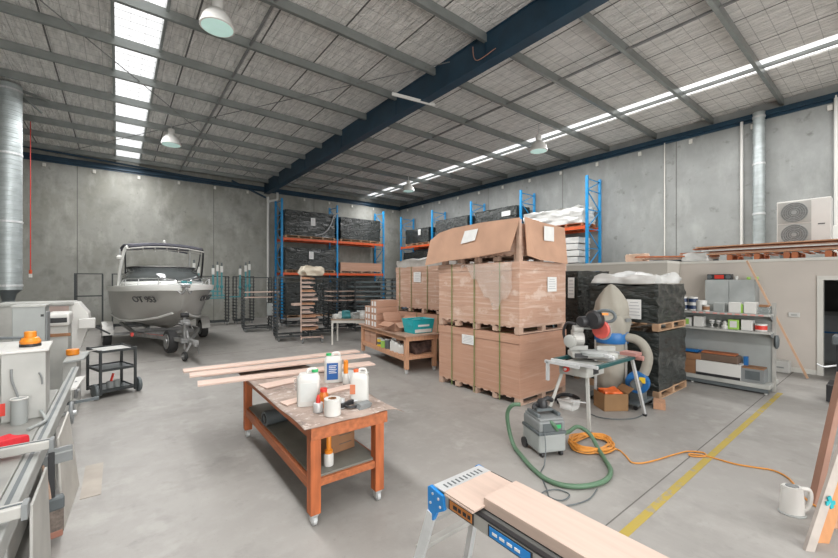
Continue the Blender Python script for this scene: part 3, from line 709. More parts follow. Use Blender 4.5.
MB().bar((-.2, .35, .42), (0, .35, .46), .05).build('spare_bracket', m_gal, tl)
wp = MB().bar((0, .05, .5), (0, -.02, 1.05), .07).bar((0, -.45, .5), (0, 0, .95), .045).box(-.10, .10, -.12, .06, .86, .98)
wp.build('winch_post', m_gal, tl)
MB().cyl((-.09, -.05, 1.10), (.09, -.05, 1.10), .06, n=14).build('bow_stop', m_blk, tl)
MB().cyl((-.07, -.22, .88), (.07, -.22, .88), .06, n=14).bar((.09, -.22, .88), (.12, -.35, .75), .02).build('winch', m_gal, tl)
jk = MB().cyl((-.12, -.62, .30), (-.12, -.62, .78), .03, n=10).cyl((-.12, -.62, .78), (-.12, -.62, .95), .02, n=8).bar((-.12, -.62, .95), (-.26, -.62, .95), .02).box(-.2, -.05, -.68, -.56, .46, .56)
jk.build('jockey_stand', m_gal, tl)
wheel(tl, (-.12, -.62, .12), (1, .2, 0), .115, .06, 'jockey_wheel')
MB().box(-.06, .06, -1.2, -.92, .46, .56).cyl((0, -1.16, .42), (0, -1.16, .52), .05, n=12).build('coupling', m_gal, tl, bev=.01)
MB().bar((-.06, -1.0, .5), (-.16, -.98, .30), .04).bar((.06, -1.0, .48), (.10, -1.05, .22), .03).build('safety_chain', m_gal, tl)
MB().box(-.93, -.86, 1.80, 1.86, .44, .54).build('reflector', m_redp, tl); MB().bar((-.62, 1.38, .52), (-.36, .60, .52), .018, .03).build('reflector_tape', m_redp, tl)

# ------------------------------------------------------------------ drying rack trolleys
def caster_mb(x, y, r=.05):
    m_ = MB().cyl((x - .015, y, r), (x + .015, y, r), r, n=14); m_.box(x - .025, x - .018, y - .02, y + .03, r * .8, r * 2.3); m_.box(x + .018, x + .025, y - .02, y + .03, r * .8, r * 2.3); m_.box(x - .03, x + .03, y - .03, y + .04, r * 2.2, r * 2.45); return m_
def trolley(w_=1.0, d_=.75, h=2.15, n=14, arms=True, label='', loc=(0, 0, 0), rz=0, m=m_blksteel):
    t = thing('drying_rack', label, 'trolley', loc, rz, 'black steel drying racks on castors')
    b = MB()
    for y in (-d_ / 2, d_ / 2): b.box(-w_ / 2, w_ / 2, y - .025, y + .025, .13, .19)
    for x in (-w_ / 2, 0, w_ / 2): b.box(x - .025, x + .025, -d_ / 2, d_ / 2, .13, .18)
    b.build('base_frame', m, t)
    for sx in (-1, 1):
        for sy in (-1, 1):
            caster_mb(sx * (w_ / 2 - .05), sy * (d_ / 2 - .05)).build('castor', m_grey, t)
    for sx in (-1, 1):
        for sy in (-1, 1):
            MB().box(sx * w_ / 2 - .02, sx * w_ / 2 + .02, sy * d_ / 2 - .02, sy * d_ / 2 + .02, .15, h).build('post', m, t)
    tp = MB().box(-w_ / 2, w_ / 2, -d_ / 2 - .015, -d_ / 2 + .015, h - .03, h).box(-w_ / 2, w_ / 2, d_ / 2 - .015, d_ / 2 + .015, h - .03, h).box(-w_ / 2 - .015, -w_ / 2 + .015, -d_ / 2, d_ / 2, h - .03, h).box(w_ / 2 - .015, w_ / 2 + .015, -d_ / 2, d_ / 2, h - .03, h)
    tp.build('top_rail', m, t)
    if arms:
        am = None
        for i in range(n):
            z = .28 + (h - .36) * i / (n - 1)
            for sx in (-1, 1):
                if am is None:
                    am = MB().box(-.055, .055, -d_ / 2 - .04, d_ / 2 + .04, -.012, .012).build('arm', m, t); am.location = (sx * w_ / 2, 0, z)
                else:
                    q = am.copy(); C.objects.link(q); q.parent = t; q.location = (sx * w_ / 2, 0, z)
    else:
        MB().box(-w_ / 2, w_ / 2, -d_ / 2 - .01, -d_ / 2 + .01, h * .60, h * .62).build('mid_rail', m, t)
    return t
trolley(.82, .6, 2.28, 16, False, 'open black steel rack frame leaning space left of the boat', (-.9, 20.1, 0))
trolley(1.6, .6, 2.28, 16, False, 'wide open black steel rack frame behind the boat', (.62, 20.1, 0))
trolley(1.15, .6, 2.2, 14, True, 'black drying rack hung with teal clamps right of the boat', (3.35, 19.2, 0))
trolley(.75, .6, 2.2, 14, True, 'black drying rack hung with teal clamps, nearer the back wall pipe', (4.62, 19.2, 0))
trolley(1.0, .75, 2.13, 14, True, 'black drying rack holding two long pale boards', (4.35, 16.0, 0), R(-8))
trolley(1.0, .75, 2.13, 16, True, 'nearest black drying rack, with offcuts and a white bag at its right', (4.62, 12.9, 0), R(-10))
trolley(1.0, .75, 2.08, 16, True, 'black drying rack to the right of the offcut stack', (5.95, 13.4, 0), R(-10))
trolley(1.0, .75, 2.08, 16, True, 'black drying rack carrying pale boards behind the small white table', (7.1, 14.4, 0), R(-10))
trolley(2.0, .95, 2.08, 12, True, 'black drying rack behind the stacked cartons of the rear workbench', (8.3, 13.5, 0), R(-10))
trolley(1.1, .75, 2.08, 14, True, 'black drying rack beside the black load, right end of the row', (9.7, 14.2, 0), R(-10))
trolley(1.0, .75, 2.13, 14, True, 'black drying rack in the rear row, left of the blue rack post', (6.1, 16.6, 0))
trolley(1.0, .75, 2.13, 14, True, 'black drying rack in the rear row, below the left blue rack bay', (7.5, 16.8, 0))
trolley(1.0, .75, 2.13, 14, True, 'black drying rack in the rear row, below the middle blue post', (8.9, 17.0, 0))
# dark panels stored in them
def plank(name, label, cat, p0, p1, w_, th, m, group=None, up=(0, 0, 1)):
    p0 = Vector(p0); p1 = Vector(p1); L = (p1 - p0).length
    o = MB().box(0, L, -w_ / 2, w_ / 2, -th / 2, th / 2).build(name, m, bev=min(.003, th * .2))
    d = (p1 - p0).normalized(); y = Vector(up).cross(d).normalized(); z = d.cross(y)
    o.matrix_world = Matrix.Translation(p0) @ Matrix((d, y, z)).transposed().to_4x4()
    return tag(o, label, cat, group)
for k, (x0, x1, yy, zz, lab) in enumerate(((3.8, 5.05, 15.7, 1.55, 'upper of two pale boards on the rack beside the back wall pipe'), (3.8, 5.05, 15.7, 1.35, 'lower of two pale boards on the rack beside the back wall pipe'),
        (6.3, 7.75, 13.7, 1.58, 'top pale board on the rack behind the small white table'), (6.3, 7.75, 13.7, 1.40, 'middle pale board on the rack behind the small white table'), (6.3, 7.75, 13.7, 1.23, 'lowest pale board on the rack behind the small white table'))):
    plank('board', lab, 'board', (x0, yy, zz), (x1, yy - .1, zz), .6, .03, m_board, 'pale boards on the drying racks')
for k in range(9):
    z = .42 + k * .19
    plank('dark_panel', 'dark panel on the rack behind the cartons, %s' % ('lowest one', 'second from bottom', 'third from bottom', 'fourth from bottom', 'middle one', 'fourth from top', 'third from top', 'second from top', 'topmost one')[k], 'panel', (7.35, 13.75, z), (9.3, 13.35, z), .9, .055, mat('rack_panel', (.13, .165, .175), .45, var=.3), 'dark panels on the drying rack')
tag(MB().box(5.15, 5.42, 15.1, 15.14, .62, 1.12).build('metal_plate', m_lgrey), 'pale grey plate standing on the drying rack left of the nearest rack', 'plate').location = (-.55, .4, 0)
tag(MB().box(4.72, 5.05, 12.0, 12.3, 1.18, 1.26).build('timber_offcut', m_boardy, bev=.01), 'short pale offcut lying across the nearest drying rack', 'offcut').location = (-.25, .2, .0)
# teal clamps: bars with white heads
def clamp(label, x, y, z0, L):
    t = thing('bar_clamp', label, 'clamp', (x, y, z0), 0, 'teal bar clamps right of the boat')
    MB().box(-.03, .03, -.02, .02, 0, L).build('bar', m_clamp, t)
    MB().box(-.05, .05, -.05, .05, L - .02, L + .26).build('head', m_white, t, bev=.015)
    MB().cyl((0, -.02, L + .26), (0, -.02, L + .40), .03, n=10).build('screw', m_mdark, t)
    MB().box(-.06, .06, -.06, .05, L * .35, L * .35 + .12).build('jaw', m_clamp, t, bev=.01)
random.seed(9)
for k, (x, L, lb) in enumerate(((2.55, 1.2, 'teal bar clamp partly behind the boat, leftmost of the clamps'), (2.72, 1.05, 'teal bar clamp second from the boat'), (3.28, 1.0, 'teal bar clamp on the first clamp rack, shortest of its group'), (3.45, 1.15, 'teal bar clamp on the first clamp rack, white head highest'), (3.62, 1.1, 'teal bar clamp on the first clamp rack, right side of its group'), (4.38, 1.0, 'teal bar clamp on the second clamp rack, left side'), (4.62, 1.15, 'teal bar clamp on the second clamp rack, middle'), (4.78, 1.22, 'teal bar clamp on the second clamp rack, right side'))):
    clamp(lb, x, 18.78, 1.28, L)
for k, (x, z, L) in enumerate(((3.3, 1.2, .9), (3.3, 1.32, .9), (4.3, 1.24, .7), (3.35, 1.5, .6))):
    tag(MB().box(x - L / 2, x + L / 2, 18.75, 18.85, z, z + .05).build('clamp_bar', m_clamp), 'teal bar lying level on the clamp racks, %s' % ('lowest of them', 'second lowest of them', 'on the right rack', 'highest of them')[k], 'bar', 'level teal bars on the clamp racks')

# offcut stack on the near rack with white bag
st_t = thing('offcut_rack', 'narrow upright stack of pinkish timber offcuts topped by a white bag', 'offcut stand', (4.97, 11.95, 0), R(-20))
MB().box(-.36, -.33, -.22, .22, .35, 2.15).box(-.36, .36, -.02, .02, .13, .18).box(-.36, -.32, -.3, .3, .13, .18).box(.3, .34, -.3, .3, .13, .18).build('upright_panel', m_board, st_t)
for sx in (-1, 1):
    for sy in (-1, 1): caster_mb(sx * .3, sy * .25).build('castor', m_grey, st_t)
for k in range(13):
    z = .40 + k * .135; wv = .30 + .18 * random.random() + (.15 if k < 4 else 0)
    MB().box(-.33, -.33 + wv, -.25, .20, z, z + .02).build('shelf', m_blksteel, st_t)
    o = MB()
    for j in range(3):
        a = random.uniform(-.15, .15); x1 = -.33 + wv * random.uniform(.75, 1.2); zz = z + .022 + j * .026
        o.box(-.32, x1, -.28 + .12 * j * random.random(), -.02 + .1 * j, zz, zz + .022, Matrix.Rotation(a * .3, 4, 'Z'))
    o.build('offcuts', m_board if k % 3 else m_pine, st_t, kind='stuff')
b = lumpy(.56, .45, .30, .05, 70, n=14, top=.05, hf=4, bulge=.15).build('plastic_bag', mat('cream_bag', (.62, .55, .44), .5, bump=.4, bscale=12), smooth=True, loc=(4.95, 11.95, 2.16)); tag(b, 'crumpled cream bag resting on top of the offcut stack', 'bag')

# ------------------------------------------------------------------ small white table
t = thing('side_table', 'small white-legged table covered with bottles and rags, left of rear workbench', 'table', (5.95, 10.95, 0), R(-38))
MB().box(-.65, .65, -.42, .42, .76, .80).build('table_top', m_bench if 0 else mat('worn_table_top', (.34, .26, .20), .7), t)
MB().box(-.62, .62, -.40, -.37, .68, .76).box(-.62, .62, .37, .40, .68, .76).build('apron', m_trim, t)
for sx in (-1, 1):
    for sy in (-1, 1): MB().box(sx * .6 - .025, sx * .6 + .025, sy * .38 - .025, sy * .38 + .025, 0, .76).build('leg', m_trim, t)
random.seed(5)
cl = [m_wfilm, m_cyan, m_white, m_lgrey, m_clamp]
M38 = Matrix.Rotation(R(-38), 3, 'Z')
k = 0
nm_ = ['left end', 'second from left', 'third from left', 'middle', 'right of middle', 'third from right', 'second from right', 'right end']
for i in range(8):
    p = M38 @ Vector((-.5 + i * .145, -.2 + .22 * (i % 2), 0)) + Vector((5.95, 10.95, .80))
    o = lumpy(.20, .2, .14 + .05 * (i % 3), .03, 80 + i, n=6, bulge=.1, hf=6).build('rag', cl[(i * 2) % 5], smooth=True, loc=p)
    tag(o, 'crumpled cloth or wrapper on the small white table, %s' % nm_[i], 'rag', 'clutter on the small white table')

# ------------------------------------------------------------------ workbenches
def workbench(name, label, loc, rz, W, L, H, sh, leg, mleg, mrail, mtop, cast=True, shm=None, topov=.06, legw=None):
    """origin at near-left leg outer corner, +x width, +y length"""
    t = thing(name, label, 'workbench', loc, rz)
    c = .10 if cast else 0
    for x in (0, W - leg):
        for y in (0, L - leg):
            MB().box(x, x + leg, y, y + leg, c, H - .0).build('leg', mleg, t, bev=.004)
            if cast:
                k = caster_mb(x + leg / 2, y + leg / 2, .037); k.build('castor', m_alu, t)
    for x in (leg * .1, W - leg * .55): MB().box(x, x + leg * .45, leg, L - leg, sh - .09, sh).build('side_rail', mrail, t, bev=.003)
    for y in (.0, L - .045): MB().box(leg, W - leg, y + .01, y + .045, sh - .06, sh).build('shelf_rail', mrail, t, bev=.003)
    MB().box(leg * .5, W - leg * .5, .045, L - .045, sh, sh + .018).build('lower_shelf', shm or m_shelfg, t)
    for y in (-.012, L - .03): MB().box(0, W + .03, y, y + .04, H - .10, H).build('end_rail', mrail, t, bev=.003)
    for x in (.01, W - .04): MB().box(x, x + .03, .03, L - .03, H - .10, H - .001).build('top_rail', mrail, t)
    return t
wb = workbench('workbench', 'reddish timber workbench on castors in the middle foreground', (1.215, 2.95, 0), R(-1.2), .69, 2.3, .81, .375, .088, m_bench, m_benchh, m_sheet)
# sagging stained sheet on top
rows = []
for j in range(15):
    y = -.03 + 2.33 * j / 14; row = []
    for i in range(13):
        u = i / 12; x = -.06 + .95 * u; z = .824 + .004 * math.sin(j * 1.3 + i) - (.05 * max(0, (u - .86) / .14) ** 2 * (1 + .5 * math.sin(j))) + (.006 * math.sin(j * .9) if i == 0 else 0)
        row.append((x, y - (.015 * math.sin(i * 1.1) if j == 0 else 0), z))
    rows.append(row)
MB().loft(rows).build('covering_sheet', m_sheet, wb, smooth=True, solid=.006)
for k, (a, b2_, z, w_) in enumerate((((.63, 5.50), (2.98, 5.36), .885, .19), ((.66, 5.20), (2.93, 4.95), .885, .20), ((.70, 4.90), (2.80, 4.62), .842, .21), ((.80, 5.30), (2.85, 5.14), .853, .18))):
    plank('timber_plank', ('long pale plank laid across the far end of the workbench, rearmost', 'long pale plank laid across the workbench, middle one', 'long pale plank laid across the workbench, nearest one', 'long pale plank underneath the others at the far end of the workbench')[k], 'plank', (a[0], a[1], z), (b2_[0], b2_[1], z), w_, .022 if k < 3 else .03, m_board, 'long planks across the workbench')
plank('short_board', 'short pale board lying on the workbench behind the jerrycans', 'board', (1.22, 3.62, .838), (2.05, 3.78, .838), .13, .016, m_board)
plank('short_board', 'short pale board near the left edge of the workbench, far end', 'board', (1.24, 4.35, .838), (1.66, 4.42, .838), .2, .014, m_board)
tag(MB().box(-.16, .16, -.24, .24, 0, .004).build('paper_sheet', mat('grey_paper', (.5, .5, .49), .5), loc=(2.22, 4.22, .838)), 'loose white papers at the far right of the workbench', 'paper').rotation_euler = (0, 0, R(-60))

def jerrycan(label, loc, rz, w_, d_, h, capm, lab=None, labm=None, m=m_white, capx=-.25):
    t = thing('jerrycan', label, 'jerrycan', loc, rz)
    b = MB(); prof = [(1, 0), (1, .72), (.97, .78), (.80, .86), (.74, .89)]
    rows = []
    for f, z in prof:
        row = []
        for i in range(24):
            a = 2 * PI * i / 24; ca, sa = math.cos(a), math.sin(a); k = (abs(ca) ** 5 + abs(sa) ** 5) ** (-.2)
            row.append((ca * k * w_ / 2 * f, sa * k * d_ / 2 * f, z * h))
        rows.append(row)
    b.loft(rows, closed=True, cap=True).build('bottle_body', m, t, smooth=True)
    MB().tube([(-w_ * .05, 0, h * .86), (w_ * .0, 0, h * .98), (w_ * .2, 0, h * 1.0), (w_ * .33, 0, h * .97), (w_ * .38, 0, h * .82)], w_ * .07, n=8).build('handle', m, t, smooth=True)
    MB().cyl((capx * w_, 0, h * .86), (capx * w_, 0, h * .92), w_ * .13, n=16).build('neck', m, t)
    MB().cyl((capx * w_, 0, h * .91), (capx * w_, 0, h * .99), w_ * .15, n=16).build('cap', capm, t, bev=.002)
    if lab:
        MB().box(-lab[0] / 2 + lab[3], lab[0] / 2 + lab[3], -d_ / 2 - .002, -d_ / 2 + .002, lab[2] - lab[1] / 2, lab[2] + lab[1] / 2).build('sticker', labm, t)
    return t
zt = .829
# view-facing rotation: front (-y) turned toward the camera
jerrycan('large white jerrycan with green cap and pale crumpled sticker, left on the workbench', (1.42, 3.50, zt), R(-20), .21, .15, .33, m_greenc, (.15, .17, .13, 0), mat('pale_sticker', (.60, .62, .60), .5), capx=.28)
j = jerrycan('white jerrycan with a blue label and green cap at the back of the workbench', (1.97, 4.12, zt), R(-24), .20, .15, .33, m_greenc, (.125, .19, .13, -.01), m_bluel)
mb = MB()
for i in range(5): mb.box(-.05, .035 - .01 * (i % 2), -.080, -.0775, .19 - i * .02, .197 - i * .02)
mb.build('label_lines', m_paper, j)
jerrycan('white jerrycan with a red cap at the right end of the workbench', (1.83, 3.25, zt), R(-35), .17, .13, .32, mat('orange_red_cap', (.75, .12, .03), .4), (.05, .09, .14, -.06), mat('orange_sticker', (.6, .2, .1), .5), capx=-.2)
t = thing('film_roll', 'white roll of film standing on the near edge of the workbench', 'roll', (1.475, 3.10, zt))
MB().disc((0, 0, 0), (0, 0, 1), [(.072, 0), (.072, .14), (.038, .14), (.036, .10)], 32).build('film', m_white, t, smooth=True)
MB().disc((0, 0, .1), (0, 0, 1), [(.037, 0), (.037, .043), (.03, .043), (.028, .0)], 20).build('core', m_card3, t)
t = thing('glue_bottle', 'amber bottle with red lid between jerrycan and film roll', 'bottle', (1.50, 3.34, zt))
MB().lathe([(.042, 0), (.045, .01), (.045, .11), (.03, .135), (.03, .14)], n=20).build('bottle_body', mat('amber_orange', (.62, .17, .02), .3), t, smooth=True)
MB().lathe([(.033, .14), (.033, .168), (.028, .172)], n=20).build('lid', m_redp, t)
t = thing('small_tin', 'small silver tin with red nozzle in front of the large jerrycan', 'tin', (1.405, 3.24, zt))
MB().lathe([(.042, 0), (.044, .004), (.044, .076), (.042, .08), (.02, .084)], n=20).build('can', m_alu, t, smooth=True)
MB().lathe([(.022, .082), (.018, .12), (.008, .15)], n=14).build('nozzle', m_redp, t)
t = thing('glue_tube', 'yellow squeeze bottle standing behind the red-capped jerrycan', 'bottle', (2.03, 3.92, zt))
MB().lathe([(.034, 0), (.036, .01), (.036, .09), (.024, .12)], n=20).build('bottle_body', m_white, t, smooth=True)
MB().lathe([(.026, .12), (.026, .26), (.016, .27)], n=18).build('applicator', m_org, t, smooth=True)
t = thing('amber_jar', 'brown jar standing behind the red-capped jerrycan', 'jar', (2.06, 3.62, zt))
MB().lathe([(.036, 0), (.038, .01), (.038, .10), (.03, .11)], n=18).build('glass_body', mat('brown_glass', (.12, .035, .03), .2), t, smooth=True)
MB().lathe([(.034, .11), (.034, .135)], n=18).build('lid', m_mdark, t)
t = thing('clear_cup', 'clear plastic cup on the workbench left of the large jerrycan', 'cup', (1.52, 4.02, zt))
MB().lathe([(.035, 0), (.045, .11)], n=20).build('cup_wall', m_clear, t, smooth=True)
t = thing('spray_gun', 'black and silver trigger tool lying beside the film roll', 'tool', (1.67, 3.19, zt), R(20))
MB().bar((-.09, 0, .035), (.07, 0, .035), .035, .04).build('tool_body', m_blk, t, bev=.006)
MB().tube([(.07, 0, .035), (.12, -.02, .03), (.17, -.03, .012)], .012).build('tip', m_alu, t, smooth=True)
MB().tube([(-.05, 0, .03), (-.04, -.06, .02), (.03, -.09, .015), (.1, -.08, .015)], .012).build('trigger_grip', m_blk, t, smooth=True)
MB().cyl((-.05, .03, .0), (-.05, .03, .085), .03, n=16).build('cup', m_alu, t)
t = thing('sanding_block', 'grey crumpled rag beside the black trigger tool', 'rag', (1.78, 3.10, zt))
lumpy(.13, .10, .035, .02, 91, n=6, hf=8).build('cloth', m_grey, t, smooth=True)
# on its lower shelf
zs = .397
def carton(label, loc, rz, sx, sy, h, m=m_card3, open_=False, name='carton', grp=None, cat='carton', flaps=(1, 1, 1, 1)):
    t = thing(name, label, cat, loc, rz, grp)
    if open_:
        w_ = .005
        MB().box(-sx / 2, sx / 2, -sy / 2, -sy / 2 + w_, 0, h).box(-sx / 2, sx / 2, sy / 2 - w_, sy / 2, 0, h).box(-sx / 2, -sx / 2 + w_, -sy / 2, sy / 2, 0, h).box(sx / 2 - w_, sx / 2, -sy / 2, sy / 2, 0, h).box(-sx / 2, sx / 2, -sy / 2, sy / 2, 0, w_).build('box_body', m, t)
        fl_ = min(sx, sy) * .48
        if flaps[0]: MB().prism([(-sx / 2, -sy / 2, h), (sx / 2, -sy / 2, h), (sx / 2 + .02, -sy / 2 - fl_ * .8, h - fl_ * .45), (-sx / 2 - .02, -sy / 2 - fl_ * .8, h - fl_ * .45)], (0, 0, .005)).build('flap', m, t)
        if flaps[1]: MB().prism([(-sx / 2, sy / 2, h), (sx / 2, sy / 2, h), (sx / 2, sy / 2 + fl_ * .3, h + fl_ * .9), (-sx / 2, sy / 2 + fl_ * .3, h + fl_ * .9)], (0, .005, 0)).build('flap', m, t)
        if flaps[2]: MB().prism([(-sx / 2, -sy / 2, h), (-sx / 2, sy / 2, h), (-sx / 2 - fl_ * .8, sy / 2, h - fl_ * .35), (-sx / 2 - fl_ * .8, -sy / 2, h - fl_ * .35)], (0, 0, .005)).build('flap', m, t)
        if flaps[3]: MB().prism([(sx / 2, -sy / 2, h), (sx / 2, sy / 2, h), (sx / 2 + fl_ * .6, sy / 2, h + fl_ * .5), (sx / 2 + fl_ * .6, -sy / 2, h + fl_ * .5)], (0, 0, .005)).build('flap', m, t)
    else:
        MB().box(-sx / 2, sx / 2, -sy / 2, sy / 2, 0, h).build('box_body', m, t, bev=.003)
        MB().box(-.025, .025, -sy / 2 - .002, sy / 2 + .002, h * .75, h + .002).build('tape', m_card2, t)
    return t
t = carton('brown carton with printed lines on the lower shelf of the workbench', (1.63, 3.42, zs), R(5), .30, .30, .25, m_card3)
MB().box(-.02, .11, -.153, -.150, .15, .155).box(-.02, .11, -.153, -.150, .18, .185).box(-.02, .11, -.153, -.150, .07, .075).build('print', m_ink, t)
t = thing('glue_bottle', 'white and orange glue bottle on the lower shelf of the workbench', 'bottle', (1.44, 3.10, zs))
MB().lathe([(.04, 0), (.042, .01), (.042, .09), (.03, .12)], n=20).build('bottle_body', m_white, t, smooth=True)
MB().lathe([(.036, .105), (.036, .13), (.022, .14), (.022, .25), (.016, .26)], n=18).build('applicator', m_org, t, smooth=True)
t = thing('coiled_hose', 'dark rolled mat stored on the lower shelf of the workbench', 'roll', (1.46, 4.35, zs + .085))
MB().disc((-.2, 0, 0), (1, .15, 0), [(.075, 0), (.08, .02), (.08, .46), (.075, .48)], 24).build('outer_roll', m_mdark, t, smooth=True)
MB().torus((-.2, 0, 0), (1, .15, 0), .045, .012).build('inner_coil', m_blk, t, smooth=True)
t = thing('offcut_bundle', 'small timber offcuts behind the carton on the lower shelf', 'offcuts', (1.82, 3.75, zs))
for i in range(3): MB().box(-.12, .14, -.05 + i * .04, -.02 + i * .04, 0 , .03 + .01 * i).build('offcut', m_board, t)

RB = R(-8.7)
wb2 = workbench('workbench', 'plywood workbench with open lower shelf behind, loaded with cartons', (4.80, 6.56, 0), RB, .78, 2.62, .80, .36, .085, m_pine, m_pine, m_pine, shm=m_pine)
MB().box(-.05, .83, -.05, 2.67, .80, .83).build('bench_top', mat('worn_ply', (.40, .26, .19), .6, var=.2, scale=6), wb2, bev=.004)
def on2(x, y, z=0): v = Matrix.Rotation(RB, 3, 'Z') @ Vector((x, y, 0)); return (4.80 + v.x, 6.56 + v.y, z)
# stacked cartons: each a thing
gc = 'brown cartons stacked on the rear workbench'
lev = ['bottom', 'second', 'third', 'top']
for r_ in range(4):
    for c_ in range(2):
        if r_ == 3 and c_ == 1: continue
        t = carton('small brown carton in the pile on the rear workbench, %s layer, %s column' % (lev[r_], ('near', 'far')[c_]), on2(.28, 1.72 + c_ * .40, .831 + r_ * .17), RB, .58, .38, .165, m_card, grp=gc)
        for q in range(2): MB().box(-.294, -.289, -.14 + q * .17, -.05 + q * .17, .02, .135).build('white_end_label', m_paper, t)
carton('open flapped carton near the middle of the rear workbench', on2(.28, .92, .831), RB + R(8), .48, .46, .20, m_card, True)
t = carton('teal and white plastic-lined tub at the right of the rear workbench', on2(.50, .34, .831), RB + R(5), .50, .38, .02, m_cyan, name='storage_tub', cat='tub')
rows = []
for z, f in ((0, .84), (.02, .86), (.29, 1.0), (.31, 1.04)):
    rows.append([(x * f, y * f, z) for x, y in ((-.29, -.22), (.29, -.22), (.29, .22), (-.29, .22))])
MB().loft(rows, closed=True).build('tub_wall', m_cyan, t, solid=.008)
MB().box(-.22, .22, -.205, -.196, .02, .09).build('white_band', m_white, t)
MB().box(-.15, .15, -.222, -.212, .15, .19).build('printed_band', m_paper, t)
lumpy(.30, .28, .12, .04, 95, n=6).build('wrapper', m_cyan, t, smooth=True, loc=(-.1, .02, .17))
for k in range(4):
    carton('brown carton on the lower shelf of the rear workbench, %s' % ('left lower', 'left upper', 'inner lower', 'inner upper')[k], on2(.28, 2.32 - .4 * (k // 2), .379 + .17 * (k % 2)), RB, .45, .36, .165, m_card, grp='cartons on the lower shelf of the rear workbench')
for k, (x, y, m_, h, lb) in enumerate(((.10, 1.52, m_yelp, .19, 'yellow tin on the lower shelf of the rear workbench'), (.10, 1.30, m_green, .18, 'green and white tin on the lower shelf beside the yellow tin'), (.12, 1.1, m_mdark, .22, 'dark grey container on the lower shelf of the rear workbench'))):
    t = thing('paint_tin', lb, 'tin', on2(x, y, .379)); MB().lathe([(.09, 0), (.092, .01), (.092, h), (.085, h + .004)], n=24).build('can', m_, t, smooth=True); MB().lathe([(.094, h - .012), (.094, h + .006), (.07, h + .006)], n=24).build('lid', m_alu, t)
    if k == 0: MB().disc((0, 0, .05), (0, 0, 1), [(.0935, 0), (.0935, .06)], 24).build('dark_band', m_mdark, t)
for k, (x, y) in enumerate(((.10, .80), (.10, .60), (.12, .42))):
    jerrycan('white bottle on the lower shelf of the rear workbench, %s of three' % ('left', 'middle', 'right')[k], on2(x, y, .379), RB - R(50), .15, .12, .26 - .03 * k, m_white)
b = lumpy(.5, .5, .24, .05, 96, n=10, hf=4).build('rag_heap', mat('dark_rags', (.10, .06, .05), .8, var=.5, scale=12), smooth=True, loc=on2(.5, .45, .38)); tag(b, 'dark heap of rags on the lower shelf of the rear workbench', 'rags')
b = lumpy(.3, .35, .13, .05, 97, n=8, hf=5).build('rag_heap', mat('brown_rags', (.10, .05, .04), .8, var=.5, scale=12), smooth=True, loc=on2(.3, .92, .55)); tag(b, 'small brown heap on top of the things on the rear workbench shelf', 'rags')
b.location.z = .379

# ------------------------------------------------------------------ black tool cart
ct = thing('tool_cart', 'black three-shelf steel cart with large wheels in the left foreground', 'cart', (-.09, 8.75, 0), R(108))
# local x = long, y = depth
cl_, cd = .62, .50
for z, nm in ((.78, 'top_shelf'), (.46, 'middle_shelf'), (.10, 'bottom_shelf')):
    MB().box(-cl_ / 2, cl_ / 2, -cd / 2, cd / 2, z, z + .008).build(nm, m_mwhite if z > .7 else m_mdark, ct)
    MB().box(-cl_ / 2, cl_ / 2, -cd / 2 - .01, -cd / 2 + .005, z - .01, z + .03).box(-cl_ / 2, cl_ / 2, cd / 2 - .005, cd / 2 + .01, z - .01, z + .03).box(-cl_ / 2 - .01, -cl_ / 2 + .005, -cd / 2, cd / 2, z - .01, z + .03).box(cl_ / 2 - .005, cl_ / 2 + .01, -cd / 2, cd / 2, z - .01, z + .03).build('shelf_rim', m_blksteel, ct)
for sx in (-1, 1):
    for sy in (-1, 1): MB().box(sx * cl_ / 2 - .018, sx * cl_ / 2 + .018, sy * cd / 2 - .018, sy * cd / 2 + .018, .06, .82).build('post', m_blksteel, ct)
for sy in (-1, 1):
    MB().cyl((-cl_ / 2 + .04, sy * (cd / 2 + .035), .13), (-cl_ / 2 + .04, sy * (cd / 2 + .085), .13), .13, n=28).build('wheel', m_mdark, ct, bev=.012)
    MB().cyl((cl_ / 2 - .05, sy * (cd / 2 - .04) - .015, .045), (cl_ / 2 - .05, sy * (cd / 2 - .04) + .015, .045), .045, n=18).build('castor', m_alu, ct)
MB().cyl((-cl_ / 2 + .04, -cd / 2 - .03, .13), (-cl_ / 2 + .04, cd / 2 + .03, .13), .012, n=8).build('axle', m_blksteel, ct)
Mc = Matrix.Rotation(R(108), 3, 'Z')
def onc(x, y, z): v = Mc @ Vector((x, y, 0)); return (-.09 + v.x, 8.75 + v.y, z)
t = thing('tin', 'small white tin on the bottom shelf of the black cart', 'tin', onc(-.08, -.05, .109)); MB().lathe([(.05, 0), (.05, .12), (.045, .125)], n=18).build('can', m_lgrey, t, smooth=True)
t = thing('tin', 'grey pot on the bottom shelf of the black cart beside the white tin', 'tin', onc(-.20, .08, .109)); MB().lathe([(.055, 0), (.06, .14), (.05, .145)], n=18).build('can', m_grey, t, smooth=True)
t = thing('brush', 'small red-handled brush standing in the grey pot on the cart', 'brush', onc(-.20, .08, .22)); MB().bar((0, 0, 0), (.04, .02, .16), .04, .02).build('handle', m_redp, t); MB().box(-.02, .02, -.01, .01, -.06, 0).build('bristles', m_mdark, t)

# ------------------------------------------------------------------ miter saw on stand
SO = (5.32, 2.70)
ms = thing('saw_stand', 'folding white and green saw stand carrying the miter saw', 'stand', (SO[0], SO[1], 0), 0)
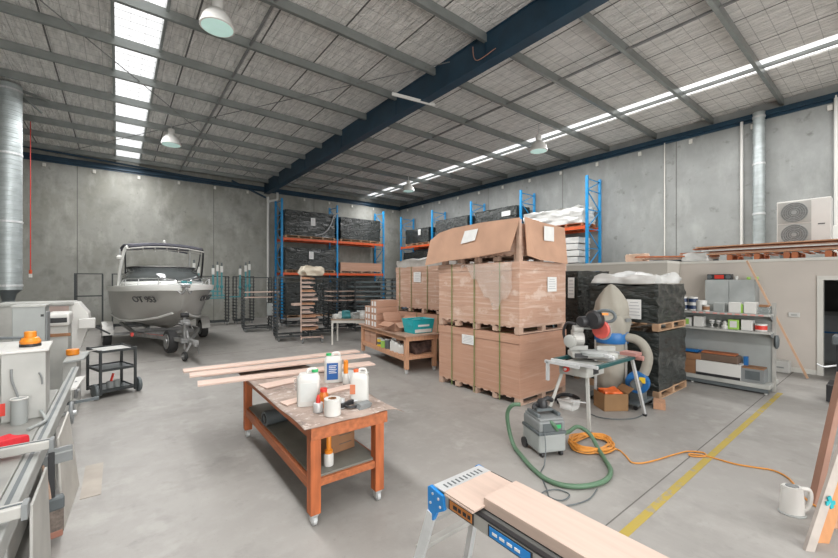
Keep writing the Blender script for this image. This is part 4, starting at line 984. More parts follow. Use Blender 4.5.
# local x runs away from its near end
m_dkg = mat('dark_green_paint', (.012, .075, .075), .4)
MB().box(-.60, .62, -.33, -.28, .88, .925).box(-.60, .62, .28, .33, .88, .925).build('rail_frame', m_dkg, ms, bev=.004)
for (a, b, w_) in ((-.62, -.57, .33), (.57, .62, .28), (-.05, .0, .28)): MB().box(a, b, -w_, w_, .885, .924).build('cross_rail', m_alu, ms, bev=.004)
MB().box(-.56, -.10, -.16, .24, .73, .885).build('table_box', m_mwhite, ms, bev=.01)
MB().box(-.66, -.625, -.10, .40, .86, .90).box(-.66, -.625, .34, .38, .62, .88).build('extension_rail', m_alu, ms)
MB().cyl((-.562, .12, .81), (-.60, .12, .81), .038, n=18).build('red_knob', m_redp, ms)
MB().cyl((-.60, .12, .81), (-.615, .12, .81), .018, n=12).build('knob_center', m_white, ms)
MB().box(-.40, -.28, -.172, -.16, .76, .85).build('switch_plate', m_blk, ms)
for (a, b, mm) in (((-.50, -.13, .76), (-.50, -.16, .02), 0), ((-.50, .22, .76), (-.66, .40, .02), 0), ((.50, -.26, .90), (.80, -.32, .02), 1), ((.50, .26, .90), (.80, .42, .02), 1)):
    MB().bar(a, b, .036).build('leg', m_alu if mm else m_mwhite, ms)
    MB().box(b[0] - .025, b[0] + .025, b[1] - .025, b[1] + .025, 0, .03).build('foot', m_blk, ms)
MB().bar((-.58, .05, .40), (-.5, -.14, .40), .015).build('cross_brace', m_alu, ms)
MB().box(.40, .60, -.36, -.14, .925, .97).cyl((.50, -.42, .90), (.50, -.30, .90), .035, n=14).build('roller_support', mat('dull_red', (.45, .22, .19), .5), ms)
sw = thing('miter_saw', 'sliding miter saw with black head and red blade guard on the saw stand', 'saw', (SO[0] - .10, SO[1] + .0, .927), R(-45))
MB().box(-.30, .30, -.10, .16, 0, .075).build('base', m_mwhite, sw, bev=.012)
MB().disc((0, -.05, .05), (0, 0, 1), [(.19, 0), (.19, .035), (.18, .04)], 32).build('turntable', m_lgrey, sw, smooth=True)
MB().box(-.27, -.10, -.115, -.10, .01, .07).build('badge', m_blk, sw)
MB().box(-.30, -.05, .05, .075, .075, .15).box(.07, .32, .05, .075, .075, .15).build('fence', m_mwhite, sw, bev=.006)
MB().bar((.0, -.05, .07), (.14, -.26, .06), .07, .04).cyl((.14, -.26, .05), (.17, -.30, .05), .025, n=12).build('miter_arm', m_alu, sw)
MB().box(-.24, -.12, .10, .24, .05, .36).cyl((-.25, .10, .24), (-.10, .10, .24), .10, n=20).cyl((-.24, .12, .38), (-.1, .12, .38), .06, n=18).build('pivot_tower', m_alum, sw, bev=.02)
for dz in (0, .055): MB().bar((-.2, .12, .39 + dz), (.16, -.02, .40 + dz), .022).build('slide_rail', m_lgrey, sw)
MB().disc((.10, -.05, .40), (-.8, -.6, 0), [(.125, 0), (.13, .01), (.13, .03), (.12, .04)], 32).build('blade_guard', mat('guard_red', (.62, .10, .08), .35), sw)
MB().disc((.12, -.04, .38), (-.8, -.6, 0), [(.13, 0), (.13, .003)], 36).build('blade', m_alu, sw)
MB().torus((.085, -.062, .40), (-.8, -.6, 0), .07, .012, 24, 8).build('guard_ring', m_redp, sw, smooth=True)
MB().disc((.02, -.04, .53), (-.8, -.6, 0), [(.11, -.04), (.13, -.02), (.13, .05), (.10, .08)], 26).build('upper_cover', m_blk, sw, smooth=True)
MB().disc((-.10, .02, .50), (-.8, -.6, 0), [(.05, -.08), (.075, -.06), (.075, .09), (.06, .11)], 22).build('motor', m_blk, sw, smooth=True)
MB().tube([(.0, -.05, .62), (.10, -.10, .665), (.20, -.14, .65), (.24, -.15, .58), (.20, -.13, .52), (.10, -.08, .50)], .022, n=10).build('handle', m_mdark, sw, smooth=True)
MB().box(.08, .16, -.13, -.10, .60, .63).build('trigger', m_org, sw)
MB().tube([(-.2, .1, .45), (-.30, .2, .45), (-.33, .26, .3), (-.28, .24, .1)], .02).build('power_lead', m_blk, sw, smooth=True)
MB().disc((-.28, .02, .22), (-.7, -.7, 0), [(.07, 0), (.09, .02), (.09, .06), (.07, .07)], 20).build('side_dial', m_mwhite, sw, smooth=True)

# dust extractor
de = thing('dust_extractor', 'bag dust extractor with beige bags and blue band behind the saw', 'dust extractor', (6.55, 3.07, 0))
rows = []
for f, z in ((.95, 1.10), (1.04, 1.16), (1.12, 1.30), (1.08, 1.38), (.97, 1.42), (1.02, 1.50), (.92, 1.64), (.70, 1.76), (.44, 1.86), (.20, 1.92), (.05, 1.94)):
    rows.append([(math.cos(2 * PI * i / 28) * .25 * f * (1 + .09 * math.sin(i * 1.35 + z * 6)), math.sin(2 * PI * i / 28) * .25 * f * (1 + .09 * math.sin(i * 1.35 + z * 6)), z) for i in range(28)])
MB().loft(rows, closed=True, cap=True).build('upper_bag', m_beige, de, smooth=True)
MB().box(-.10, .06, -.29, -.27, 1.33, 1.38).build('bag_print', m_grey, de)
rows = []
for f, z in ((.3, .14), (.8, .18), (.98, .3), (.92, .5), (1.0, .75), (.96, .98)):
    rows.append([(math.cos(2 * PI * i / 28) * .25 * f * (1 + .05 * math.sin(i * 1.9 + z * 5)), math.sin(2 * PI * i / 28) * .25 * f, z) for i in range(28)])
MB().loft(rows, closed=True, cap=True).build('lower_bag', m_beige, de, smooth=True)
MB().lathe([(.255, .96), (.262, .97), (.262, 1.13), (.255, 1.14)], n=32).build('drum', m_blue, de, smooth=True)
for a in (20, 140, 260): MB().bar((.27 * math.cos(R(a)), .27 * math.sin(R(a)), .10), (.26 * math.cos(R(a)), .26 * math.sin(R(a)), 1.0), .025).build('support_leg', m_alum, de)
MB().box(-.32, .32, -.55, .28, .07, .10).build('base_plate', m_mdark, de, bev=.006)
for x, y in ((-.27, -.5), (.27, -.5), (-.27, .23), (.27, .23)): MB().cyl((x - .015, y, .035), (x + .015, y, .035), .035, n=12).build('castor', m_blk, de)
MB().disc((.02, -.42, .38), (-1, -.25, 0), [(.16, 0), (.17, .015), (.17, .12), (.16, .135)], 32).build('blower_housing', m_blue, de, smooth=True)
MB().box(-.10, .08, -.52, -.34, .10, .25).build('blower_foot', m_mdark, de)
MB().disc((.03, -.40, .38), (1, .25, 0), [(.09, 0), (.09, .2), (.07, .22)], 20).disc((-.13, -.46, .38), (-1, -.25, 0), [(.08, 0), (.08, .14), (.06, .16)], 20).build('motor', m_mdark, de, smooth=True)
MB().prism([(-.142, -.50, .40), (-.125, -.58, .40), (-.125, -.58, .49), (-.142, -.50, .49)], (-.006, 0, 0)).build('warning_label', m_yelp, de)
MB().tube([(.0, -.22, 1.07), (.02, -.38, 1.05), (.02, -.50, .96), (.02, -.56, .80), (.02, -.54, .64), (.02, -.50, .52)], .072, n=14).build('duct_hose', m_beige, de, smooth=True)
# box with orange bag
cb = carton('open brown carton on the floor with an orange bag inside, beside the saw', (6.08, 2.86, 0), R(-35), .38, .32, .26, mat('kraft_carton', (.29, .165, .075), .75), True, flaps=(0, 0, 0, 1))
b = lumpy(.26, .20, .10, .022, 101, n=12, hf=9, top=.10).build('orange_bag', mat('bright_orange_film', (.85, .16, .03), .4, bump=.4, bscale=12), smooth=True, loc=(6.08, 2.86, .18)); b.rotation_euler = (0, 0, R(-35)); tag(b, 'bright orange plastic bag stuffed into the open carton', 'bag')
tag(MB().tube([(5.55, 2.95, .012), (5.5, 2.75, .012), (5.62, 2.55, .012), (5.85, 2.42, .012), (6.1, 2.4, .012)], .008).build('power_cord', m_mdark, smooth=True), 'dark power cord lying on the floor by the brown carton', 'cord')
tag(MB().tube([(5.6, 3.5, .03), (5.75, 3.35, .05), (6.0, 3.35, .03), (6.12, 3.52, .03), (5.95, 3.62, .05), (5.7, 3.6, .03)], .03).build('black_hose', m_blk, smooth=True), 'black hose coiled on the floor under the saw stand', 'hose')
b = lumpy(.3, .2, .13, .04, 103, n=8).build('plastic_wrapper', m_wfilm, smooth=True, loc=(5.62, 3.28, 0)); tag(b, 'white wrapper on the floor under the saw stand', 'wrapper')
tag(MB().box(-.14, .14, -.08, .08, 0, .10).build('timber_block', m_pine, loc=(6.72, 2.40, 0)), 'short timber block on the floor in front of the blower', 'block').rotation_euler = (0, 0, R(20))

# ------------------------------------------------------------------ vacuum, hose, cable
RV = R(-25)
vc = thing('shop_vacuum', 'white and grey wheeled workshop vacuum with a green hose', 'vacuum', (3.95, 2.64, 0), RV)
MB().box(-.17, .17, -.19, .19, .05, .26).build('tank', m_lgrey, vc, bev=.02)
MB().box(-.175, .175, -.195, .195, .25, .285).build('seam_band', m_mdark, vc, bev=.006)
MB().box(-.165, .165, -.185, .185, .28, .40).build('head', m_grey, vc, bev=.02)
MB().box(-.12, .12, -.192, -.186, .29, .38).build('control_panel', m_mdark, vc)
MB().box(.04, .10, -.197, -.192, .32, .36).build('switch', m_greenc, vc)
MB().box(-.15, .15, -.17, .17, .395, .43).build('top_deck', m_grey, vc, bev=.012)
MB().box(-.15, -.11, -.12, .12, .43, .47).box(.11, .15, -.12, .12, .43, .47).build('carry_handle', m_mdark, vc, bev=.008)
for sx in (-1, 1):
    MB().cyl((sx * .16, .13, .06), (sx * .19, .13, .06), .06, n=20).build('rear_wheel', m_blk, vc)
    MB().cyl((sx * .12 - .015, -.16, .03), (sx * .12 + .015, -.16, .03), .03, n=14).build('front_castor', m_blk, vc)
t = thing('hand_sander', 'black power sander resting on top of the vacuum', 'sander', (3.95, 2.66, .472), RV)
MB().box(-.10, .10, -.06, .06, 0, .03).build('pad', m_mdark, t); MB().lathe([(.06, .03), (.065, .08), (.045, .12), (.02, .13)], n=16).build('motor_housing', m_blk, t, smooth=True)
MB().tube([(.0, .0, .10), (.08, .02, .12), (.15, .03, .09)], .028).build('grip', m_blk, t, smooth=True); MB().tube([(-.05, 0, .06), (-.12, -.03, .07), (-.14, -.05, .03)], .02).build('dust_port', m_blk, t, smooth=True)
def Rv(x, y, z): v = Matrix.Rotation(RV, 3, 'Z') @ Vector((x, y, 0)); return (3.9 + v.x, 2.68 + v.y, z)
tag(MB().tube([(3.78, 2.84, .52), (3.72, 2.92, .50), (3.72, 2.99, .38), (3.74, 2.98, .18), (3.70, 2.88, .04), (3.56, 2.66, .028), (3.42, 2.42, .028), (3.34, 2.2, .028), (3.38, 2.02, .028), (3.54, 1.89, .028), (3.78, 1.83, .028), (4.02, 1.89, .028), (4.22, 2.05, .028), (4.40, 2.22, .05), (4.52, 2.38, .13), (4.50, 2.52, .18), (4.30, 2.52, .17), (4.1, 2.50, .20), (3.95, 2.46, .28), (3.88, 2.46, .36), (3.87, 2.50, .39)], .024, n=12, sub=8).build('vacuum_hose', m_hose, smooth=True), 'green ribbed hose looping from the vacuum across the floor', 'hose')
pc = []
tag(MB().tube([(3.76, 2.50, .30), (3.72, 2.46, .12), (3.60, 2.40, .012), (3.42, 2.32, .01), (3.22, 2.12, .01), (3.12, 2.02, .01), (3.16, 1.92, .01), (3.30, 1.93, .01), (3.28, 2.05, .012), (3.12, 2.10, .014), (3.04, 2.0, .01), (3.1, 1.86, .01), (3.35, 1.78, .01), (3.6, 1.82, .01)], .006, n=6).build('power_cord', m_mdark, smooth=True), 'dark power cord curling on the floor in front of the vacuum', 'cord')
pts = []
random.seed(3)
for i in range(190):
    a = i * .42; rx = .27 + .06 * math.sin(a * .137) + random.uniform(-.03, .03); ry = .20 + .045 * math.cos(a * .171)
    pts.append((4.52 + rx * math.cos(a), 2.36 + ry * math.sin(a) + .02 * math.sin(i), .012 + .005 * (i / 18) * .55 + .014 * abs(math.sin(a * .5 + i * .05))))
pts += [(4.62, 2.1, .012), (4.52, 1.95, .009), (4.42, 1.85, .009), (4.50, 1.77, .009), (4.72, 1.70, .009), (4.9, 1.66, .009), (5.05, 1.62, .009), (5.22, 1.56, .012), (5.32, 1.44, .009), (5.22, 1.40, .009), (5.10, 1.50, .012), (5.16, 1.52, .014), (5.25, 1.36, .009), (5.26, 1.15, .009), (5.34, .98, .009), (5.40, .85, .009), (5.3, .72, .009), (5.0, .60, .009), (4.85, .50, .009), (4.8, .42, .009), (4.75, .3, .009)]
tag(MB().tube(pts, .009, n=6, sub=3).build('extension_lead', m_cable, smooth=True), 'orange extension lead coiled by the vacuum and trailing across the floor', 'cable')

# ------------------------------------------------------------------ kettle
kt = thing('kettle', 'white plastic jug kettle standing on the floor at the right', 'kettle', (4.55, .60, 0), R(-50))
rows = []
for f, z in ((1.0, 0), (1.02, .02), (.98, .12), (.86, .22), (.82, .235)):
    rows.append([(math.cos(2 * PI * i / 28) * .085 * f, math.sin(2 * PI * i / 28) * .062 * f, z) for i in range(28)])
MB().loft(rows, closed=True, cap=True).build('jug_body', m_white, kt, smooth=True)
MB().tube([(.065, 0, .22), (.12, 0, .215), (.135, 0, .17), (.125, 0, .09), (.10, 0, .05), (.08, 0, .035)], .017).build('handle', m_white, kt, smooth=True)
MB().lathe([(.05, .232), (.045, .242), (.02, .246)], n=20, sy=.75).build('lid', m_grey, kt, smooth=True)
MB().prism([(-.060, -.03, .22), (-.085, 0, .232), (-.060, .03, .22), (-.07, 0, .17)], (0, 0, .012)).build('spout', m_white, kt)
MB().lathe([(.095, -.0), (.098, .008), (.09, .014)], n=24, sy=.8).build('power_base', m_lgrey, kt)

# ------------------------------------------------------------------ boards leaning at the right edge
def slab(name, label, p0, p1, wv, th, m):
    """long board: p0->p1 is its long axis, wv = width vector, th = thickness vector"""
    p0 = Vector(p0); p1 = Vector(p1); wv = Vector(wv); th = Vector(th)
    d = p1 - p0
    o = MB().prism([p0, p0 + wv, p0 + wv + d, p0 + d], th).build(name, m, bev=.002)
    return tag(o, label, 'board', 'boards leaning at the right edge')
slab('leaning_board', 'whitish board leaning at the right edge, closest to the camera', (3.99, .455, 0), (4.60, .23, 1.12), (.040, -.045, 0), (.030, .02, -.0), mat('greyed_board', (.42, .37, .33), .7, var=.15, scale=6))
slab('leaning_board', 'reddish brown board edge behind the whitish leaning board', (4.045, .45, 0), (4.655, .225, 1.12), (.034, -.036, 0), (.03, .02, 0), mat('brown_board', (.27, .12, .075), .6))
slab('leaning_board', 'orange board with a cut end standing behind the whitish board', (4.16, .44, 0), (4.77, .215, 1.12), (.085, -.085, 0), (.02, .02, 0), m_oak)
slab('leaning_board', 'brown board leaning farthest back beside the kettle', (4.86, .50, .0), (5.35, .36, 1.12), (.035, -.035, 0), (.10, .05, 0), mat('brown_board2', (.30, .16, .11), .6))
slab('leaning_board', 'pale board leaning farthest right behind the orange board', (4.50, .39, .0), (5.1, .19, 1.12), (.07, -.07, 0), (.02, .02, 0), m_pine)
af = thing('board_rest', 'timber trestle rail the boards lean on, at the right edge of the photo', 'trestle', (5.0, 0.0, 0))
MB().bar((-.5, .03, 1.05), (.7, .03, 1.05), .06).build('top_rail', m_pine, af)
for x in (-.45, .65): MB().bar((x, .03, 1.05), (x, -.35, 0), .05).bar((x, .03, 1.05), (x, .06, 0), .05).build('leg', m_pine, af)
tag(MB().prism([(4.18, .37, .31), (4.25, .33, .31), (4.25, .33, .34), (4.18, .37, .34)], (-.004, -.006, 0)).prism([(4.19, .365, .37), (4.215, .35, .28), (4.24, .335, .29), (4.215, .35, .38)], (-.004, -.006, 0)).build('tape_mark', m_cyan), 'teal tape cross stuck on the leaning whitish board', 'tape').location = (-.0, -.0, 0)
# black stand at the right edge
bs = thing('machine_stand', 'black stand partly cut off at the right edge in front of the doorway', 'stand', (9.35, .62, 0))
MB().box(-.25, .25, -.3, .18, .02, .30).build('base', m_blk, bs, bev=.01); MB().box(-.05, .05, -.05, .08, .30, .95).build('column', m_blk, bs); MB().box(-.2, .2, -.2, .12, .95, 1.1).build('head', m_mdark, bs, bev=.02)
MB().tube([(-.05, .08, .6), (-.08, .22, .56), (-.1, .30, .60)], .015).build('crank', m_alu, bs, smooth=True)

# ------------------------------------------------------------------ foreground work platform
PZ = .80
pf = thing('work_platform', 'aluminium folding work platform with blue corner brackets in the foreground', 'platform', (1.47, 1.70, 0), R(0))
# local: x across (0..0.44), y toward the camera (negative)
LW, LL = .365, 1.25
MB().box(0, LW, -LL, 0, PZ - .03, PZ - .004).build('deck', mat('deck_grey', (.11, .11, .105), .55, .25), pf)
gl = MB()
for i in range(10): gl.box(.03 + i * (LW - .06) / 9.5, .034 + i * (LW - .06) / 9.5 + .006, -.06, -.02, PZ, PZ + .002)
MB().box(-.012, LW + .012, -.085, .015, PZ - .06, PZ).build('end_tread', m_alu, pf, bev=.003)
gl.build('tread_grooves', m_mdark, pf, kind='stuff')
for x in (-.012, LW - .012):
    MB().box(x, x + .024, -LL, 0, PZ - .085, PZ - .006).build('side_beam', m_alum, pf, bev=.003)
    MB().box(x - .001, x + .025, -LL, -.09, PZ - .012, PZ - .001).build('edge_trim', m_blk, pf)
MB().box(-.018, -.012, -.30, -.13, PZ - .072, PZ - .024).build('orange_badge', mat('badge_orange', (.60, .22, .05), .5), pf, bev=.002)
MB().box(-.016, -.0115, -.31, -.12, PZ - .077, PZ - .019).build('badge_border', m_blk, pf)
MB().box(-.018, -.012, -.66, -.42, PZ - .072, PZ - .024).build('blue_badge', m_bluep, pf)
MB().box(-.016, -.0115, -.67, -.41, PZ - .077, PZ - .019).build('badge_border', m_blk, pf)
mb = MB()
for i, (y0, w_) in enumerate(((-.16, .03), (-.20, .02), (-.235, .025), (-.27, .02))): mb.box(-.020, -.018, y0 - w_, y0, PZ - .058, PZ - .038)
mb.build('badge_marks', m_blk, pf, kind='stuff')
mb = MB()
for i in range(4): mb.box(-.020, -.018, -.47 - i * .045, -.44 - i * .045, PZ - .055, PZ - .042)
mb.build('badge_marks', m_paper, pf, kind='stuff')
for x, nm in ((-.03, 0), (LW + .005, 1)):
    MB().prism([(x, .03, PZ - .005), (x, -.085, PZ - .02), (x, -.095, PZ - .10), (x, -.03, PZ - .14), (x, .0, PZ - .20), (x, .045, PZ - .20), (x, .05, PZ - .02)], (.025, 0, 0)).build('corner_bracket', m_bluep, pf, bev=.004)
    rv = MB()
    for (y, z) in ((0, -.04), (-.05, -.05), (-.065, -.09), (.02, -.10), (.02, -.17)): rv.cyl((x - .004, y, PZ + z), (x + .002, y, PZ + z), .008, n=10)
    rv.build('rivet', m_alu, pf, kind='stuff')
    MB().bar((x + .012, .02, PZ - .16), (x + .012 + (-.06 if nm == 0 else .06), .20, .0), .03, .055).build('leg', m_alu, pf)
MB().bar((-.045, .12, PZ - .42), (LW + .04, .12, PZ - .42), .05, .025).build('step_rail', m_alum, pf, bev=.003)
MB().bar((-.03, .06, PZ - .24), (LW + .02, .06, PZ - .24), .03, .02).build('upper_brace', m_alum, pf)
for x in (-.03, LW + .005):
    MB().bar((x + .012, -LL + .02, PZ - .05), (x + .012, -LL - .16, .0), .03, .055).build('leg', m_alu, pf)
def brd(label, x0, x1, y0, y1, z0, z1, name, m=m_boardy, rz=0):
    o = MB().box(0, x1 - x0, y0 - y1, 0, 0, z1 - z0).build(name, m, bev=.002, loc=(x0, y1, z0)); o.rotation_euler = (0, 0, rz)
    return tag(o, label, 'board')
brd('thin pale board lying under another on the far end of the platform', 1.425, 1.80, 1.37, 1.585, .803, .813, 'thin_board', rz=R(0))
brd('thin pale square board on top of a second one on the platform', 1.43, 1.805, 1.36, 1.59, .814, .823, 'thin_board', rz=R(0))
brd('long thick pale board running along the platform toward the camera', 1.51, 1.78, -.35, 1.37, .803, .862, 'thick_board', rz=R(0))

# ------------------------------------------------------------------ shop shelf unit
RS = R(0)   # local x = depth away, y = along to the left/back
SX, SY = 8.86, 1.45
sf = thing('gondola_shelf', 'grey steel shop shelving unit in front of the white store wall', 'shelving', (SX, SY, 0), RS)
SL = 1.95
MB().box(.37, .39, 0, SL, .12, 1.54).build('back_panel', m_lgrey, sf)
MB().box(0, .76, 0, SL, .10, .17).build('base_tray', m_mwhite, sf, bev=.004)
MB().box(.02, .74, .02, SL - .02, .03, .10).build('kickboard', m_mdark, sf)
for y in (.0, SL): MB().box(.355, .405, y - .025, y + .025, 0, 1.6).build('upright', m_alum, sf)
for x in (.06, .70):
    for y in (.06, 1.15, SL - .06): MB().cyl((x, y, 0), (x, y, .10), .025, n=10).build('foot', m_mwhite, sf)
for z in (1.09, 1.40):
    MB().box(.02, .37, 0, SL, z - .035, z - .0).build('shelf', m_mwhite, sf, bev=.003)
    for y in (.02, SL - .02): MB().prism([(.08, y - .01, z - .035), (.37, y - .01, z - .035), (.37, y - .01, z - .14)], (0, .012, 0)).build('shelf_bracket', m_grey, sf)
pr = MB()
for k in range(10): pr.box(.015, .02, .08 + k * .11, .15 + k * .11, 1.37, 1.395)
pr.build('price_tags', mat('pink_tag', (.55, .25, .22), .6), sf, kind='stuff')
def onsh(x, y, z): v = Matrix.Rotation(RS, 3, 'Z') @ Vector((x, y * .74 + .02, 0)); return (SX + v.x, SY + v.y, z)
def can(label, x, y, z, r, h, m, band=None, name='paint_tin', grp=None, lid=m_alu, cat='tin'):
    t = thing(name, label, cat, onsh(x, y, z), RS, grp)
    MB().lathe([(r * .97, 0), (r, .006), (r, h - .006), (r * .97, h)], n=22).build('can', m, t, smooth=True)
    MB().lathe([(r * 1.02, h - .012), (r * 1.02, h + .004), (r * .8, h + .004)], n=22).build('lid', lid, t)
    if band: MB().lathe([(r * 1.005, h * .22), (r * 1.008, h * .22), (r * 1.008, h * .8), (r * 1.005, h * .8)], n=22).build('label_band', band, t)
def blk(label, x, y, z, sx, sy, h, m, name='box', face=None, grp=None, cat='box'):
    t = thing(name, label, cat, onsh(x, y, z), RS, grp); sy *= .8
    MB().box(-sx / 2, sx / 2, -sy / 2, sy / 2, 0, h).build('box_body', m, t, bev=.004)
    if face: MB().box(-sx / 2 - .003, -sx / 2, -sy * .32, sy * .32, h * .2, h * .85).build('printed_face', face, t)
    return t
g1 = 'white and navy tins on the top shelf'
m_navyb = mat('navy_label', (.02, .04, .10), .4)
for c_ in range(3):
    for r_ in range(2):
        if c_ == 1 and r_ == 1: pass
        can('white tin with navy label on the top shelf, %s row, %s column' % (('lower', 'upper')[r_], ('right', 'middle', 'left')[c_]), .22, 1.57 + c_ * .23, 1.402 + r_ * .135, .080, .128, m_white, m_navyb, grp=g1, lid=m_white)
can('white handled tub on the top shelf right of the navy-labelled tins', .22, 1.38, 1.402, .09, .20, m_white, None, name='tub', lid=m_white, cat='tub')
can('small tub with brown label on the top shelf beside the handled tub', .16, 1.26, 1.402, .06, .12, m_white, m_card3, name='tub', lid=m_mwhite, cat='tub')
blk('pale grey canister on the top shelf, centre', .22, .98, 1.402, .18, .21, .17, m_lgrey, name='canister', cat='canister')
blk('white canister with green side on the top shelf', .22, .66, 1.402, .18, .22, .19, m_white, name='canister', cat='canister')
MB_t = blk('narrow green pack beside the white canister on the top shelf', .20, .52, 1.402, .12, .05, .16, m_green, name='green_pack')
blk('white flat-topped container on the top shelf near its right end', .22, .36, 1.402, .20, .22, .20, m_white, name='canister', cat='canister')
blk('clear plastic tray at the right end of the top shelf', .24, .12, 1.402, .2, .18, .12, m_clear, name='tray', cat='tray')
t = blk('brown cap-shaped bundle on the clear tray, top shelf right end', .24, .12, 1.526, .12, .16, .04, m_card3, name='bundle', cat='bundle')
# second shelf
blk('white carton with dark corner on the middle shelf, left', .22, 1.72, 1.092, .2, .26, .17, m_white, face=m_green)
blk('tall white canister on the middle shelf left of the taps', .22, 1.42, 1.092, .18, .2, .20, m_white, name='canister', cat='canister')
for k in range(2):
    t = thing('goblet', 'small white stemmed holder on the middle shelf, %s one' % ('left', 'right')[k], 'holder', onsh(.22, 1.15 - k * .14, 1.092)); MB().lathe([(.035, 0), (.035, .008), (.012, .02), (.012, .06), (.045, .09), (.045, .14), (.03, .15)], n=18).build('cup', m_white, t, smooth=True); MB().lathe([(.046, .10), (.047, .11), (.046, .12)], n=18).build('rim_band', m_grey, t)
t = thing('small_bottle', 'small white round-topped bottle on the middle shelf beside the green box', 'bottle', onsh(.16, .86, 1.092)); MB().lathe([(.055, 0), (.06, .05), (.035, .08), (.045, .11), (.02, .14)], n=18).build('bottle_body', m_white, t, smooth=True); MB().lathe([(.02, .14), (.02, .16)], n=12).build('cap', m_grey, t)
blk('lime green and white box on the middle shelf', .22, .68, 1.092, .2, .2, .18, m_green, face=m_white)
blk('white box on the middle shelf left of the red-labelled tin', .22, .42, 1.092, .2, .2, .19, m_white)
can('round white tin with red label at the right end of the middle shelf', .20, .17, 1.092, .085, .13, m_white, m_redp, lid=m_white)
# bottom shelf
for k, (z_, yy, lb) in enumerate(((.172, 1.66, 'lower brown carton on the bottom shelf at the left'), (.305, 1.66, 'middle brown carton on the bottom shelf at the left'), (.44, 1.68, 'upper brown carton on the bottom shelf at the left'))):
    blk(lb, .22, yy, z_, .32, .62, .13, m_card3, name='carton', cat='carton')
plank('blue_profile', 'upper long blue profile lying on the cartons of the shelf', 'profile', onsh(.12, 1.42, .615), onsh(.12, 2.2, .615), .10, .05, m_blue)
plank('blue_profile', 'lower long blue profile lying on the cartons of the shelf', 'profile', onsh(.24, 1.36, .598), onsh(.24, 2.2, .598), .10, .05, m_blue)
t = blk('long white and wooden tool case on the bottom shelf, centre', .20, .98, .172, .30, .86, .28, m_white, name='tool_case', cat='case')
MB().box(-.155, .16, -.34, .34, .0, .05).build('dark_base', m_blk, t)
MB().box(-.12, .14, -.30, .32, .28, .42).build('wood_top', mat('dark_wood_top', (.13, .085, .06), .6), t, bev=.02)
MB().box(-.10, .12, -.26, .27, .42, .455).build('brown_lid', m_redw, t, bev=.01)
t = blk('grey metal box at the right end of the bottom shelf', .22, .30, .172, .30, .40, .24, m_grey, name='metal_box', face=m_mdark)
MB().box(-.14, .14, -.15, .15, .24, .26).build('lid', m_card3, t)
blk('upright dark blue folder behind the tool case', .30, .48, .172, .06, .08, .42, m_blue, name='folder', cat='folder')

# wall cabinet behind, with black-red radio and green thing on top
cbn = thing('wall_cabinet', 'grey two-door cabinet standing against the white store wall', 'cabinet', (11.63, 2.05, 0))
MB().box(-.40, 0, .03, .96, .0, 2.02).build('body', m_lgrey, cbn)
for y in (.035, .50): MB().box(-.42, -.401, y, y + .455, .06, 2.01).build('door', mat('cabinet_door', (.40, .42, .41), .5), cbn, bev=.003)
t = thing('radio', 'black box with a red glowing front on top of the grey cabinet', 'radio', (11.42, 2.74, 2.022)); MB().box(-.12, .12, -.21, .25, 0, .13).build('casing', m_blk, t, bev=.01); MB().box(-.125, -.12, -.08, .10, .02, .11).build('red_front', m_redp, t)
for y in (-.16, .20): MB().disc((-.12, y - .0, .065), (-1, 0, 0), [(.05, 0), (.05, .006)], 18).build('speaker', m_mdark, t)
t = thing('ear_muffs', 'lime green ear muffs on the right end of the grey cabinet', 'ear muffs', (11.42, 2.16, 2.022)); MB().torus((0, 0, .03), (1, .1, 0), .07, .02, 20, 8, 0, PI).build('headband', m_green, t, smooth=True)
for y in (-.07, .07): MB().lathe([(.03, 0), (.035, .01), (.035, .05), (.03, .06)], (0, y, 0), 14).build('cup', m_green, t, smooth=True)
t = thing('small_cup', 'small white cup in the middle of the cabinet top', 'cup', (11.42, 2.45, 2.022)); MB().lathe([(.03, 0), (.035, .08), (.03, .08)], n=14).build('cup_wall', m_white, t, smooth=True)
# two long thin battens leaning on the wall
plank('leaning_batten', 'long thin pale batten leaning diagonally on the wall beside the shelf', 'batten', (10.98, 1.22, .015), (11.21, 2.22, 2.45), .04, .02, mat('pale_batten', (.60, .38, .25), .6), up=(1, 0, 0))
t = thing('light_switch', 'white double socket plate on the wall left of the doorway', 'socket', (11.63, 1.50, 1.20)); MB().box(-.03, 0, -.09, .09, 0, .1).build('plate', m_white, t, bev=.006); MB().box(-.034, -.03, -.05, .05, .03, .07).build('rocker', m_mwhite, t)
t = thing('wall_heater', 'low white box on the floor against the wall by the shelf', 'box', (11.42, 1.72, 0)); MB().box(-.12, .12, -.19, .19, 0, .26).build('housing', m_white, t, bev=.02); MB().box(-.125, -.12, -.10, .10, .10, .13).build('slot', m_lgrey, t)
t = thing('broom_head', 'dark hanging cap on the end of the shelf unit', 'cap', onsh(.38, -.07, .78)); MB().lathe([(.03, 0), (.07, .05), (.08, .16), (.05, .24)], n=14, sy=.5).build('cap_shell', m_mdark, t, smooth=True)

